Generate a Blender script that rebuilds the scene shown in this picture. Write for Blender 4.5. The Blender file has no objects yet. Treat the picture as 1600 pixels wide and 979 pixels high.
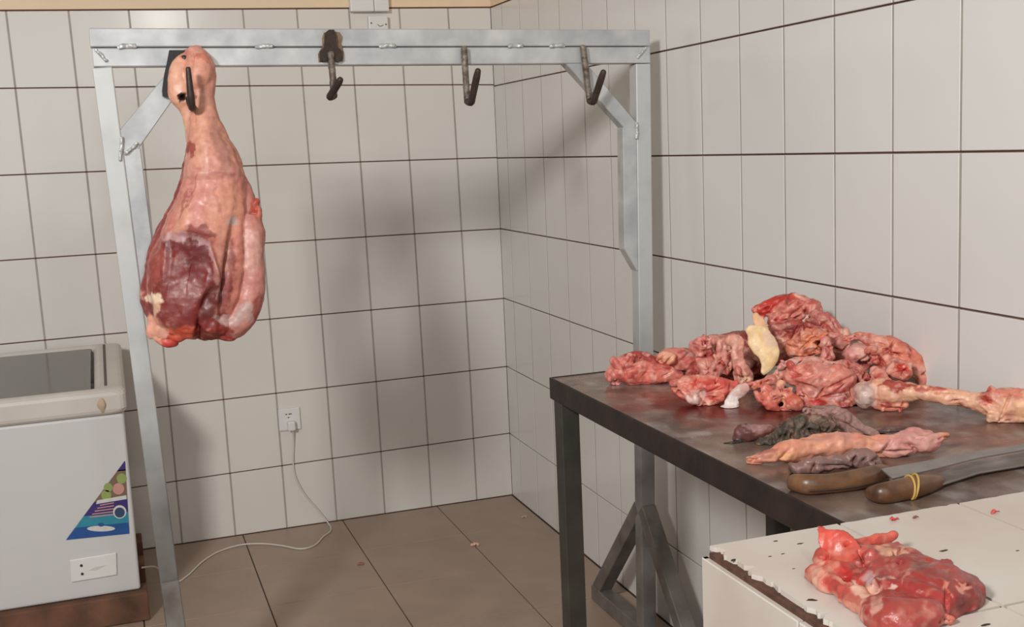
import bpy, bmesh, math, random
import numpy as np
from mathutils import Vector, Matrix
from mathutils.kdtree import KDTree
random.seed(4)
S = bpy.context.scene
COL = S.collection

# ------------------------------------------------------------------ camera
FPX, CX, CY = 1825.085, 800.0, 489.5
CAM = np.array([-1.54982, -4.64060, 1.53042])
RW = np.array([[0.94331506, -0.32900285, -0.04374735],
               [-0.08989469, -0.126385, -0.98789968],
               [0.3194928, 0.9358333, -0.14879648]])      # right, down, forward
cd = bpy.data.cameras.new('camera'); cam = bpy.data.objects.new('camera', cd); COL.objects.link(cam)
cd.sensor_width = 36; cd.lens = FPX / 1600 * 36; cd.clip_start = 0.05
m = Matrix.Identity(4)
for i in range(3):
    m[i][0] = RW[0][i]; m[i][1] = -RW[1][i]; m[i][2] = -RW[2][i]; m[i][3] = CAM[i]
cam.matrix_world = m
S.camera = cam
# ------------------------------------------------------------------ light
w = bpy.data.worlds.new('world'); S.world = w; w.use_nodes = True
w.node_tree.nodes['Background'].inputs[0].default_value = (1.0, 0.95, 0.90, 1)
w.node_tree.nodes['Background'].inputs[1].default_value = 0.215
def area(name, loc, target, sx, sy, power, color):
    l = bpy.data.lights.new(name, 'AREA'); l.shape = 'RECTANGLE'; l.size = sx; l.size_y = sy
    l.energy = power; l.color = color
    o = bpy.data.objects.new(name, l); COL.objects.link(o); o.location = loc
    o.rotation_euler = (Vector(target) - Vector(loc)).to_track_quat('-Z', 'Y').to_euler()
    return o
area('window_light', (-3.35, -5.1, 2.95), (-0.5, -1.0, 1.0), 0.5, 0.5, 148, (1.0, 0.98, 0.96))
area('shopfront_light', (-1.6, -7.5, 1.9), (-0.5, -1.0, 1.2), 2.6, 2.0, 42, (0.84, 0.93, 1.0))
area('tube_light', (-1.01, -5.2, 2.575), (-1.0, -1.0, 1.6), 0.22, 0.05, 8, (1.0, 0.97, 0.92))
S.view_settings.view_transform = 'Standard'; S.view_settings.look = 'None'
S.view_settings.gamma = 1; S.view_settings.use_curve_mapping = False
S.view_settings.exposure = -0.08

# ------------------------------------------------------------------ pixel helpers
def ray(u, v): return RW.T @ np.array([(u - CX) / FPX, (v - CY) / FPX, 1.0])
def U(u, v, ax, val):
    d = ray(u, v); return CAM + d * ((val - CAM[ax]) / d[ax])
def D(u, v, z): return (z - CAM[2]) / ray(u, v)[2]
def AT(u, v, d): return CAM + ray(u, v) * d
TZ = 0.98     # steel table top
KZ = 1.02     # tiled counter top

# ------------------------------------------------------------------ numpy noise
_rs = np.random.RandomState(7)
_perm = _rs.permutation(256); _perm = np.r_[_perm, _perm]
_val = _rs.rand(256) * 2 - 1
def vnoise(p):
    p = np.asarray(p, float); i = np.floor(p).astype(int); f = p - i; f = f * f * f * (f * (f * 6 - 15) + 10); i &= 255
    out = 0
    for dx in (0, 1):
        wx = f[:, 0] if dx else 1 - f[:, 0]
        for dy in (0, 1):
            wy = f[:, 1] if dy else 1 - f[:, 1]
            for dz in (0, 1):
                wz = f[:, 2] if dz else 1 - f[:, 2]
                h = _val[_perm[_perm[_perm[(i[:, 0] + dx) & 255] + ((i[:, 1] + dy) & 255)] + ((i[:, 2] + dz) & 255)]]
                out = out + wx * wy * wz * h
    return out
def fbm(p, o=3):
    r = 0; a = 1.0; p = np.asarray(p, float)
    for k in range(o):
        r = r + a * vnoise(p); p = p * 2.03 + 17.3; a *= .5
    return r
def lin(c):
    c = np.array(c, float) / 255
    return np.where(c <= .04045, c / 12.92, ((c + .055) / 1.055) ** 2.4)
def L4(c, k=1.0):
    return tuple(np.clip(lin(c) * k, 0, .95)) + (1,)

# ------------------------------------------------------------------ materials
def mat(name, base, rough=.5, metal=0., var=.12, scale=14., bump=.0, bscale=60., attr=None, spec=.5, base2=None, rvar=0.):
    M = bpy.data.materials.new(name); M.use_nodes = True; nt = M.node_tree; N = nt.nodes; Lk = nt.links
    b = N['Principled BSDF']; b.inputs['Roughness'].default_value = rough; b.inputs['Metallic'].default_value = metal
    b.inputs['Specular IOR Level'].default_value = spec
    tc = N.new('ShaderNodeTexCoord'); nz = N.new('ShaderNodeTexNoise'); nz.inputs['Scale'].default_value = scale
    nz.inputs['Detail'].default_value = 5; Lk.new(tc.outputs['Object'], nz.inputs['Vector'])
    ramp = N.new('ShaderNodeMapRange'); ramp.inputs[1].default_value = .3; ramp.inputs[2].default_value = .7
    ramp.inputs[3].default_value = 0; ramp.inputs[4].default_value = 1
    Lk.new(nz.outputs['Fac'], ramp.inputs[0])
    mix = N.new('ShaderNodeMix'); mix.data_type = 'RGBA'
    Lk.new(ramp.outputs[0], mix.inputs['Factor'])
    if attr:
        a = N.new('ShaderNodeAttribute'); a.attribute_name = attr
        dk = N.new('ShaderNodeMix'); dk.data_type = 'RGBA'; dk.blend_type = 'MULTIPLY'; dk.inputs['Factor'].default_value = 1
        dk.inputs['B'].default_value = (1 - var, 1 - var * 1.2, 1 - var * 1.2, 1)
        Lk.new(a.outputs['Color'], dk.inputs['A']); Lk.new(a.outputs['Color'], mix.inputs['A']); Lk.new(dk.outputs['Result'], mix.inputs['B'])
    else:
        base = np.array(base[:3]); b2 = np.array(base2[:3]) if base2 is not None else base * (1 - var)
        mix.inputs['A'].default_value = tuple(base) + (1,); mix.inputs['B'].default_value = tuple(b2) + (1,)
    Lk.new(mix.outputs['Result'], b.inputs['Base Color'])
    if rvar:
        mr = N.new('ShaderNodeMapRange'); mr.inputs[1].default_value = .3; mr.inputs[2].default_value = .7
        mr.inputs[3].default_value = max(.03, rough - rvar); mr.inputs[4].default_value = rough + rvar
        Lk.new(nz.outputs['Fac'], mr.inputs[0]); Lk.new(mr.outputs[0], b.inputs['Roughness'])
    if bump:
        n2 = N.new('ShaderNodeTexNoise'); n2.inputs['Scale'].default_value = bscale; n2.inputs['Detail'].default_value = 4
        Lk.new(tc.outputs['Object'], n2.inputs['Vector'])
        bp = N.new('ShaderNodeBump'); bp.inputs['Strength'].default_value = bump; bp.inputs['Distance'].default_value = .004
        Lk.new(n2.outputs['Fac'], bp.inputs['Height']); Lk.new(bp.outputs['Normal'], b.inputs['Normal'])
    return M
M_tile = mat('white_glazed_tile', L4((222, 217, 209)), .16, var=.05, scale=3, bump=.03, bscale=9, spec=.4)
M_tile_r = mat('white_glazed_tile_neutral', L4((223, 220, 215)), .18, var=.05, scale=3, bump=.03, bscale=9, spec=.4)  # slightly more neutral tile tone for the right wall
M_dark_grout = mat('dark_grout', L4((112, 80, 64)), .9, var=.3, scale=30)
M_grey_grout = mat('grey_grout', L4((172, 164, 154)), .9, var=.15, scale=20)
M_cream = mat('cream_paint', L4((236, 210, 178)), .75, var=.06, scale=5)
M_floor = mat('floor_tile', L4((168, 146, 128)), .42, var=.14, scale=6, bump=.05, bscale=40)
M_floor_grout = mat('floor_grout', L4((92, 78, 68)), .9, var=.2)
M_galv = mat('galvanised_steel', L4((200, 200, 198)), .45, .3, var=.0, base2=L4((166, 168, 170)), scale=13, bump=.05, bscale=50, rvar=.1)
M_galv_dark = mat('darker_galvanised_steel', L4((128, 122, 116)), .5, .25, var=.0, base2=L4((92, 84, 77)), scale=12, bump=.08)  # darker grey-brown steel tone for the foot bars and braces
M_wet = mat('wet_raw_meat', None, .34, 0, var=.2, scale=60, attr='Col', rvar=.1, bump=.3, bscale=130, spec=.45)
M_scorch = mat('scorched_zinc', L4((150, 126, 96)), .6, .2, var=.0, base2=L4((84, 62, 46)), scale=50)
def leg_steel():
    M = mat('galvanised_leg_darker_below', L4((196, 197, 195)), .45, .3, var=.0, base2=L4((104, 99, 94)), scale=10, bump=.05, bscale=50)  # steel tone darkens unevenly towards the bottom of the leg
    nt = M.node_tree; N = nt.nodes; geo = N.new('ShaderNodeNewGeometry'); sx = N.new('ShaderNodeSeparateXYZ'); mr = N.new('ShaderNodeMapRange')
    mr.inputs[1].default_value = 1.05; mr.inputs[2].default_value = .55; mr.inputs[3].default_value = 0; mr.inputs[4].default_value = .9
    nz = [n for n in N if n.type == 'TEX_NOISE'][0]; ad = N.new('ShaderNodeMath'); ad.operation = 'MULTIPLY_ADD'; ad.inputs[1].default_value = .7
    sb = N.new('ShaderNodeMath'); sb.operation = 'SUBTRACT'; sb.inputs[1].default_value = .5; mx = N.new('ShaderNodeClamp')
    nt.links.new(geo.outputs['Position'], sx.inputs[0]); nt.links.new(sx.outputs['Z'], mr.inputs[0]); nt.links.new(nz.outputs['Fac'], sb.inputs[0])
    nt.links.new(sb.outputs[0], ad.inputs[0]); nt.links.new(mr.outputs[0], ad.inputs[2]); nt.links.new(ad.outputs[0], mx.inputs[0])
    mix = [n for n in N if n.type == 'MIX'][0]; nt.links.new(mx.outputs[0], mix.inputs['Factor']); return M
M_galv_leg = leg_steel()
M_weld = mat('weld_bead', L4((204, 204, 202)), .4, .35, var=.25, scale=90, bump=.4, bscale=200)
M_burnt = mat('burnt_steel', L4((62, 48, 38)), .7, .2, var=.5, scale=60, bump=.4, bscale=120)
M_rebar = mat('rusty_rebar', L4((150, 140, 128)), .55, .35, var=.0, base2=L4((80, 66, 56)), scale=70, bump=.5, bscale=160)
M_hook = mat('dark_hook_steel', L4((70, 56, 48)), .5, .3, var=.4, scale=50, bump=.3)
M_black = mat('black_hook_paint', L4((28, 26, 25)), .5, .1, var=.3)
M_tleg = mat('grimy_steel_leg', L4((72, 70, 60)), .6, .15, var=.0, base2=L4((52, 47, 40)), scale=9, bump=.1)
M_trim = mat('rusty_table_rim', L4((52, 39, 33)), .6, .1, var=.0, base2=L4((33, 23, 20)), scale=22, bump=.25)
M_ttop = mat('stained_steel_top', None, .3, .25, var=.12, scale=25, attr='Col', rvar=.12, bump=.04, bscale=50)
M_meat = mat('raw_meat', None, .44, 0, var=.22, scale=75, attr='Col', rvar=.10, bump=.10, bscale=120, spec=.45)
M_dry = mat('dull_offal', None, .55, 0, var=.3, scale=90, attr='Col', rvar=.1, bump=.25, bscale=200, spec=.35)
M_white = mat('white_enamel', L4((206, 204, 202)), .35, var=.03, scale=3)
M_frame = mat('aged_white_plastic', L4((206, 199, 190)), .45, var=.10, scale=7)
M_liner = mat('grey_liner', L4((150, 146, 138)), .5, var=.1)
M_seal = mat('dark_seal', L4((92, 84, 76)), .6, var=.2)
M_stain = mat('brown_stained_plastic', L4((190, 166, 138)), .6, var=.15, scale=20)
M_wood = mat('old_timber', L4((122, 84, 62)), .8, var=.0, base2=L4((76, 50, 38)), scale=9, bump=.4, bscale=30)
M_hwood = mat('worn_wood_handle', L4((128, 90, 60)), .36, var=.0, base2=L4((70, 46, 33)), scale=26, bump=.15, bscale=60)
M_blade = mat('dull_blade_steel', L4((150, 144, 138)), .35, .6, var=.2, scale=20, rvar=.1)
M_yellow = mat('yellow_wire', L4((196, 160, 84)), .5)
M_plastic = mat('white_plastic', L4((224, 222, 218)), .4, var=.03)
M_cable = mat('white_cable', L4((214, 206, 196)), .5, var=.05)
M_mortar = mat('brown_mortar', L4((100, 66, 52)), .9, var=.0, base2=L4((66, 42, 34)), scale=60, bump=.5, bscale=150)
M_ctile = mat('counter_tile', L4((208, 202, 194)), .22, var=.0, base2=L4((196, 180, 166)), scale=5, bump=.02, bscale=9)
M_speck = mat('dark_chip', L4((60, 48, 42)), .8)
def glass():
    M = bpy.data.materials.new('grey_glass'); M.use_nodes = True; b = M.node_tree.nodes['Principled BSDF']
    nz = M.node_tree.nodes.new('ShaderNodeTexNoise'); nz.inputs['Scale'].default_value = 12
    mp = M.node_tree.nodes.new('ShaderNodeMapRange'); mp.inputs[3].default_value = .12; mp.inputs[4].default_value = .16
    M.node_tree.links.new(nz.outputs['Fac'], mp.inputs[0]); M.node_tree.links.new(mp.outputs[0], b.inputs['Roughness'])
    b.inputs['Base Color'].default_value = (.45, .44, .41, 1); b.inputs['Transmission Weight'].default_value = .75; b.inputs['IOR'].default_value = 1.3
    return M
M_glass = glass()

# ------------------------------------------------------------------ object helpers
def tag(o, label=None, cat=None, group=None, kind=None):
    if label: o['label'] = label
    if cat: o['category'] = cat
    if group: o['group'] = group
    if kind: o['kind'] = kind
    return o
def empty(name, loc, label, cat, group=None):
    o = bpy.data.objects.new(name, None); COL.objects.link(o); o.location = loc; o.empty_display_size = .05
    return tag(o, label, cat, group)
def link(name, me, material, parent=None):
    o = bpy.data.objects.new(name, me); COL.objects.link(o)
    for mm in (material if isinstance(material, (list, tuple)) else [material]):
        if mm: me.materials.append(mm)
    if parent:
        o.parent = parent
        q = parent; off = Vector((0, 0, 0))
        while q: off += q.location; q = q.parent
        o.location = -off
    return o
def raw(verts, faces):
    me = bpy.data.meshes.new('m'); me.from_pydata([tuple(map(float, v)) for v in verts], [], [tuple(f) for f in faces]); me.update(); return me
def box_vf(lo, hi):
    x0, y0, z0 = lo; x1, y1, z1 = hi
    v = [(x0, y0, z0), (x1, y0, z0), (x1, y1, z0), (x0, y1, z0), (x0, y0, z1), (x1, y0, z1), (x1, y1, z1), (x0, y1, z1)]
    f = [(0, 3, 2, 1), (4, 5, 6, 7), (0, 1, 5, 4), (1, 2, 6, 5), (2, 3, 7, 6), (3, 0, 4, 7)]
    return v, f
def smooth(me, on=True):
    me.polygons.foreach_set('use_smooth', [on] * len(me.polygons))
def bevel_mesh(v, f, r=.004, seg=2, sm=False):
    bm = bmesh.new(); vs = [bm.verts.new(p) for p in v]
    for q in f: bm.faces.new([vs[i] for i in q])
    bmesh.ops.recalc_face_normals(bm, faces=bm.faces)
    if r: bmesh.ops.bevel(bm, geom=list(bm.edges), offset=r, segments=seg, profile=.5, affect='EDGES', clamp_overlap=True)
    me = bpy.data.meshes.new('m'); bm.to_mesh(me); bm.free()
    if sm: smooth(me)
    return me
def box(name, lo, hi, material, parent=None, r=.004, seg=2):
    return link(name, bevel_mesh(*box_vf(lo, hi), r, seg), material, parent)
def bar_vf(a, b, wd, th, up=(0, 1, 0)):
    """rectangular tube between a and b: wd across, th along 'up'"""
    a = Vector(a); b = Vector(b); d = (b - a).normalized(); up = Vector(up); s = d.cross(up).normalized(); t = s.cross(d).normalized()
    v = []
    for p in (a, b):
        for i, j in ((-1, -1), (1, -1), (1, 1), (-1, 1)): v.append(p + s * (i * wd / 2) + t * (j * th / 2))
    f = [(3, 2, 1, 0), (4, 5, 6, 7)] + [(i, (i + 1) % 4, 4 + (i + 1) % 4, 4 + i) for i in range(4)]
    return v, f
def bar(name, a, b, wd, th, material, parent, up=(0, 1, 0), r=.003):
    return link(name, bevel_mesh(*bar_vf(a, b, wd, th, up), r, 2), material, parent)
def catmull(P, n):
    P = np.asarray(P, float); k = len(P); out = []
    for t in np.linspace(0, k - 1, n):
        i = min(int(t), k - 2); f = t - i
        p0 = P[max(i - 1, 0)]; p1 = P[i]; p2 = P[i + 1]; p3 = P[min(i + 2, k - 1)]
        out.append(.5 * (2 * p1 + (p2 - p0) * f + (2 * p0 - 5 * p1 + 4 * p2 - p3) * f * f + (3 * p1 - p0 - 3 * p2 + p3) * f ** 3))
    return np.array(out)
def loft(P, rad, n=24, seg=16, flat=1.0, axis=None, round_ends=True):
    """tube along P; rad = radius; flat = thickness factor along 'axis'"""
    P = np.asarray(P, float); rad = np.asarray(rad, float)
    Q = catmull(P, n); r = np.maximum(catmull(rad[:, None], n)[:, 0], rad.min() * .5)
    if round_ends:
        T0 = Q[0] - Q[1]; T0 /= np.linalg.norm(T0); T1 = Q[-1] - Q[-2]; T1 /= np.linalg.norm(T1)
        Q = np.vstack([Q[0] + T0 * r[0] * .7, Q[0] + T0 * r[0] * .45, Q, Q[-1] + T1 * r[-1] * .45, Q[-1] + T1 * r[-1] * .7])
        r = np.r_[r[0] * .35, r[0] * .8, r, r[-1] * .8, r[-1] * .35]
    T = np.gradient(Q, axis=0); T /= np.linalg.norm(T, axis=1)[:, None] + 1e-12
    A = RW[2] if axis is None else np.asarray(axis, float)
    V = []; F = []
    for k in range(len(Q)):
        s = np.cross(T[k], A); nn = np.linalg.norm(s)
        s = s / nn if nn > 1e-6 else RW[0]
        t = np.cross(s, T[k])
        for j in range(seg):
            a = 2 * math.pi * j / seg; V.append(Q[k] + r[k] * (math.cos(a) * s + flat * math.sin(a) * t))
    for k in range(len(Q) - 1):
        for j in range(seg):
            F.append((k * seg + j, k * seg + (j + 1) % seg, (k + 1) * seg + (j + 1) % seg, (k + 1) * seg + j))
    V.append(Q[0]); V.append(Q[-1]); c0 = len(V) - 2; e = (len(Q) - 1) * seg
    for j in range(seg):
        F.append((c0, (j + 1) % seg, j)); F.append((c0 + 1, e + j, e + (j + 1) % seg))
    return np.array(V), F
def tube_obj(name, P, r, material, parent=None, n=40, seg=8):
    v, f = loft(P, [r] * len(P), n, seg, axis=(.31, .52, .79)); me = raw(v, f); smooth(me); return link(name, me, material, parent)
def fixnormals(me):
    bm = bmesh.new(); bm.from_mesh(me); bmesh.ops.recalc_face_normals(bm, faces=bm.faces); bm.to_mesh(me); bm.free()

# ------------------------------------------------------------------ setting: walls, floor
TOPZ = 2.057
def back_node(c, r):
    if r >= 7: z = 0.0
    else: z = 2.0456 + .0064 * c - .29881 * r - .00139 * c * r - .0001 * c * c + .0006 * r * r
    x = .0191 - .19919 * c + .00439 * r + .00005 * c * r - .00064 * c * c - .00025 * r * r
    if r == 0: z = TOPZ
    if c == 0: x = .0025
    return x, z
def right_node(c, r):
    z = 0.0 if r >= 7 else 2.05508 + .00242 * c - .29847 * r - .00059 * c * r
    y = -1.56672 - .20403 * c + .00079 * r - .00036 * c * r
    if r == 0: z = TOPZ
    if c == -8: y = .0025
    return y, z
def tile_mesh(q, place, th=.008, ch=.0012):
    """q: four 2d corners (ccw); place(a,b,h) -> 3d; chamfered front"""
    q = np.array(q); c = q.mean(0); V = []
    for h, ins in ((-th, 0), (-ch, 0), (0, ch)):
        for p in q:
            d = c - p; V.append(place(*(p + np.sign(d) * ins), h))
    F = [(3, 2, 1, 0), (8, 9, 10, 11)]
    for k in (0, 4):
        for i in range(4): F.append((k + i, k + (i + 1) % 4, k + 4 + (i + 1) % 4, k + 4 + i))
    me = raw(V, F); fixnormals(me); return me
def inset(q, gx, gz):
    q = np.array(q, float); c = q.mean(0); return q + np.sign(c - q) * np.array([gx / 2, gz / 2])

wb = box('wall_back', (-3.3, .006, -.05), (.12, .15, 3.0), M_dark_grout, None, 0); tag(wb, 'white tiled back wall with dark horizontal joints and cream paint above', kind='structure')
wr = box('wall_right', (.006, -4.9, -.05), (.15, .006, 3.0), M_dark_grout, None, 0); tag(wr, 'white tiled right wall running towards the viewer', kind='structure')
fl = box('floor', (-3.3, -4.9, -.12), (.006, .006, -.006), M_floor_grout, None, 0); tag(fl, 'beige brown tiled floor', kind='structure')
box('painted_plaster', (-3.3, .001, TOPZ + .004), (.12, .006, 3.0), M_cream, wb, 0)
box('painted_plaster', (.001, -4.9, TOPZ + .004), (.006, 0, 3.0), M_cream, wr, 0)
rj = random.Random(2)
gv, gf = [], []
for c in range(0, 15):
    for r in range(0, 7):
        q = [back_node(c + 1, r + 1), back_node(c, r + 1), back_node(c, r), back_node(c + 1, r)]
        q = inset(q, .0060, .0044); h = rj.uniform(-.0004, .0004)
        link('tile', tile_mesh(q, lambda a, b, t: (a, -t + h, b)), M_tile, wb)
    if c:
        a = [back_node(c, r) for r in range(8)]
        for r in range(7):
            k = len(gv); (x0, z0), (x1, z1) = a[r], a[r + 1]
            gv += [(x0 - .004, .0009, z0 - .003), (x0 + .004, .0009, z0 - .003), (x1 + .004, .0009, z1 + .003), (x1 - .004, .0009, z1 + .003)]; gf.append((k, k + 1, k + 2, k + 3))
g = link('vertical_grout', raw(gv, gf), M_grey_grout, wb); g['kind'] = 'stuff'
gv, gf = [], []
for c in range(-8, 12):
    for r in range(0, 7):
        q = [right_node(c, r + 1), right_node(c + 1, r + 1), right_node(c + 1, r), right_node(c, r)]
        q = inset(q, .0060, .0044); h = rj.uniform(-.0004, .0004)
        link('tile', tile_mesh(q, lambda a, b, t: (-t + h, a, b)), M_tile_r, wr)
    if c > -8:
        a = [right_node(c, r) for r in range(8)]
        for r in range(7):
            k = len(gv); (y0, z0), (y1, z1) = a[r], a[r + 1]
            gv += [(.0009, y0 - .004, z0 - .003), (.0009, y0 + .004, z0 - .003), (.0009, y1 + .004, z1 + .003), (.0009, y1 - .004, z1 + .003)]; gf.append((k, k + 1, k + 2, k + 3))
g = link('vertical_grout', raw(gv, gf), M_grey_grout, wr); g['kind'] = 'stuff'
xs = [-.003] + [-.34 - .405 * k for k in range(8)]
ys = [-.003] + [-.395 - .40 * k for k in range(9)]
for i in range(len(xs) - 1):
    for j in range(len(ys) - 1):
        q = inset([(xs[i + 1], ys[j + 1]), (xs[i], ys[j + 1]), (xs[i], ys[j]), (xs[i + 1], ys[j])], .004, .004)
        link('tile', tile_mesh(q, lambda a, b, t: (a, b, t)), M_floor, fl)

# ------------------------------------------------------------------ hanging rack
RY = -1.577
R = empty('hanging_rack', (-.8, RY, 0), 'galvanised steel meat hanging rack with welded hooks along its double top beam', 'rack')
tb = .046
_zl, _zr = U(140, 73.5, 1, RY - .023)[2], U(1012, 72, 1, RY - .023)[2]
def rz(x): return _zl + (_zr - _zl) * (x + 1.551) / 1.49           # seam height along the beam
xl, xr = -1.551, -.066
bar('upper_beam', (xl, RY, rz(xl) + .0225), (xr, RY, rz(xr) + .0225), .045, tb, M_galv, R)
bar('lower_beam', (xl + .003, RY, rz(xl) - .0245), (xr, RY, rz(xr) - .0245), .045, tb, M_galv, R)
LT = Vector((-1.5285, RY, rz(xl) - .048)); LB = Vector((-1.468, RY, .03)); RT = Vector((-.089, RY, rz(xr) - .048)); RB = Vector((-.118, RY, .03))
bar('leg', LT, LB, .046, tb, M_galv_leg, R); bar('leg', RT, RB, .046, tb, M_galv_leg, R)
def legx(T, B, z): return T.x + (B.x - T.x) * (T.z - z) / (T.z - B.z)
def plate(name, pts, y0, y1, material, parent, r=.002):
    n = len(pts); v = [(x, y0, z) for x, z in pts] + [(x, y1, z) for x, z in pts]
    f = [tuple(range(n)), tuple(range(2 * n - 1, n - 1, -1))] + [(i, i + n, (i + 1) % n + n, (i + 1) % n) for i in range(n)]
    return link(name, bevel_mesh(v, f, r, 1), material, parent)
# stiffeners beside the legs
for T, B, s in ((LT, LB, 1), (RT, RB, -1)):
    e = lambda z: legx(T, B, z) + s * .0225
    plate('leg_stiffener', [(e(1.545), 1.545), (e(1.545) + s * .042, 1.545), (e(1.2) + s * .042, 1.2), (e(1.135) + s * .004, 1.135), (e(1.135), 1.135)], RY - .021, RY + .021, M_galv, R)
# diagonal corner braces
plate('corner_brace', [(-.334, 1.736), (-.272, 1.736), (-.112, 1.555), (-.112, 1.50), (-.150, 1.540)], RY - .02, RY + .02, M_galv, R)
plate('corner_brace', [(-1.300, 1.748), (-1.358, 1.748), (-1.507, 1.585), (-1.507, 1.525), (-1.462, 1.543)], RY - .02, RY + .02, M_galv, R)
# feet
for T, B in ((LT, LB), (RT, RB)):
    x = legx(T, B, .03); bar('foot_bar', (B.x, RY - .37, .026), (B.x, RY + .37, .026), .05, .05, M_galv_dark, R, up=(0, 0, 1))
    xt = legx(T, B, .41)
    bar('foot_brace', (xt, RY + .01, .42), (B.x, RY + .345, .04), .046, .046, M_galv_dark, R, up=(1, 0, 0))
    bar('foot_brace', (xt, RY - .01, .42), (B.x, RY - .345, .04), .046, .046, M_galv_dark, R, up=(1, 0, 0))
# weld beads
wv, wf = [], []
def weld(name, pts, r=.006):
    v, f = loft(pts, [r] * len(pts), 14, 8); v = v + (fbm(v * 160, 2) * .004)[:, None] * np.array([0, -1, .3])
    me = raw(v, f); smooth(me); link(name, me, M_weld, R)
yf = RY - tb / 2 - .001
for u in (198, 412, 605, 805, 870):
    p = U(u, 73, 1, yf); zz = rz(p[0]); weld('weld_bead', [(p[0] - .018, yf, zz), (p[0], yf, zz + .002), (p[0] + .02, yf, zz + .001)])
for pts in ([(190, 215), (189, 232), (188, 250)], [(196, 240), (206, 232), (214, 224)], [(995, 192), (995, 205), (994, 216)], [(150, 78), (158, 86), (166, 95)], [(1008, 75), (1003, 82), (997, 90)]):
    weld('weld_bead', [U(u, v, 1, yf) for u, v in pts], .0045)
# hooks
def hook(back, tip, material, tipmat, rb=.0075, extra=None):
    hk = link('hook', None, None) if False else None
    v, f = loft(back, [rb] * len(back), 26, 8, axis=(.9, .1, .3)); v = v + (vnoise(v * 220) * .0012)[:, None]
    me = raw(v, f); smooth(me); o = link('hook', me, material, R)
    v, f = loft(tip, [rb * 1.05] * (len(tip) - 1) + [rb * .85], 22, 8, axis=(.9, .1, .3))
    me = raw(v, f); smooth(me); t = link('hook_tip', me, tipmat, o)
    return o
def hp(u, v, off): return U(u, v, 1, yf - off)
def vhook(top, bot, tip, out, dx=6):
    a = hp(*top, .012); b = hp(*bot, .012); n = 7
    back = [a + (b - a) * t for t in np.linspace(0, 1, n)]
    c_ = hp(bot[0] + dx, bot[1] + 3, out * .45); e = hp(*tip, out)
    front = [b, b * .4 + c_ * .6] + [c_ + (e - c_) * t for t in np.linspace(.03, 1, 6)]
    hook(back, front, M_rebar, M_hook, .0092)
vhook((517, 84), (522, 149), (532, 124), .075, -7)
vhook((725, 76), (730, 158), (747, 110), .085)
vhook((911, 74), (921, 157), (943, 112), .085)
# burnt patch and bracket of the second hook
p0 = U(501, 96, 1, yf); p1 = U(537, 49, 1, yf)
def ragged(cx, cz, rx, rz_, n=26, seed=0):
    rr = random.Random(seed); return [(cx + rx * math.cos(a) * rr.uniform(.8, 1.1), cz + rz_ * math.sin(a) * rr.uniform(.8, 1.1)) for a in [2 * math.pi * i / n for i in range(n)]]
def flatpoly(name, pts, y, th, material, parent):
    n = len(pts); v = [(x, y, z) for x, z in pts] + [(x, y + th, z) for x, z in pts]
    f = [tuple(range(n)), tuple(range(2 * n - 1, n - 1, -1))] + [(i, i + n, (i + 1) % n + n, (i + 1) % n) for i in range(n)]
    me = raw(v, f); fixnormals(me); return link(name, me, material, parent)
sc = .00171
px = lambda u, v: (float(U(u, v, 1, yf)[0]), float(U(u, v, 1, yf)[2]))
flatpoly('burnt_bracket', [px(*q) for q in ((507, 52), (513, 47), (521, 47), (524, 60), (524, 72), (533, 80), (534, 93), (529, 97), (518, 96), (513, 82), (508, 96), (500, 96), (499, 80), (506, 74))], yf - .012, .012, M_burnt, R)
flatpoly('burnt_patch', [px(*q) for q in ((503, 60), (506, 51), (530, 50), (535, 58), (533, 68), (537, 82), (536, 96), (498, 97), (497, 84), (504, 72))], yf - .002, .003, M_scorch, R)
# first hook, through the hock of the hanging leg
flatpoly('hook', [px(*q) for q in ((264, 79), (288, 79), (292, 100), (276, 125), (266, 152), (254, 151), (253, 142), (256, 118), (261, 96))], yf - .014, .012, M_black, R)
v, f = loft([hp(288, 90, .02), hp(290, 130, .02), hp(296, 158, .04), hp(300, 168, .07), hp(300, 166, .10), hp(298, 150, .112), hp(294, 107, .116)], [.0085] * 6 + [.006], 50, 10, axis=(.9, .1, .3))
me = raw(v, f); smooth(me); link('hook', me, M_hook, R)

# ------------------------------------------------------------------ steel table
TX0, TX1, TY0, TY1 = -.624, -.012, -3.315, -2.172       # left, wall side, front, back
T = empty('steel_work_table', (-.318, -2.75, 0), 'dark steel work table with square legs, standing against the right wall', 'table')
nx, ny = 90, 170
gx = np.linspace(TX0 + .004, TX1 - .004, nx); gy = np.linspace(TY0 + .004, TY1 - .004, ny)
G = np.array([(x, y, TZ) for y in gy for x in gx])
me = raw(list(G) + [(TX0 + .004, TY0 + .004, TZ - .003), (TX1 - .004, TY0 + .004, TZ - .003), (TX1 - .004, TY1 - .004, TZ - .003), (TX0 + .004, TY1 - .004, TZ - .003)],
         [(j * nx + i, j * nx + i + 1, (j + 1) * nx + i + 1, (j + 1) * nx + i) for j in range(ny - 1) for i in range(nx - 1)] + [(len(G), len(G) + 3, len(G) + 2, len(G) + 1)])
base = lin((140, 118, 106)); dark = lin((84, 66, 58)); blood = lin((104, 28, 24)); grey = lin((168, 160, 154))
n1 = fbm(G * np.array([9, 9, 1]), 4); n2 = fbm(G * np.array([30, 18, 1]) + 9, 3)
c = base + (dark - base) * np.clip(n1 * .9 + .3, 0, 1)[:, None]
c = c + (grey - c) * np.clip(n2 - .35, 0, 1)[:, None]
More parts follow.
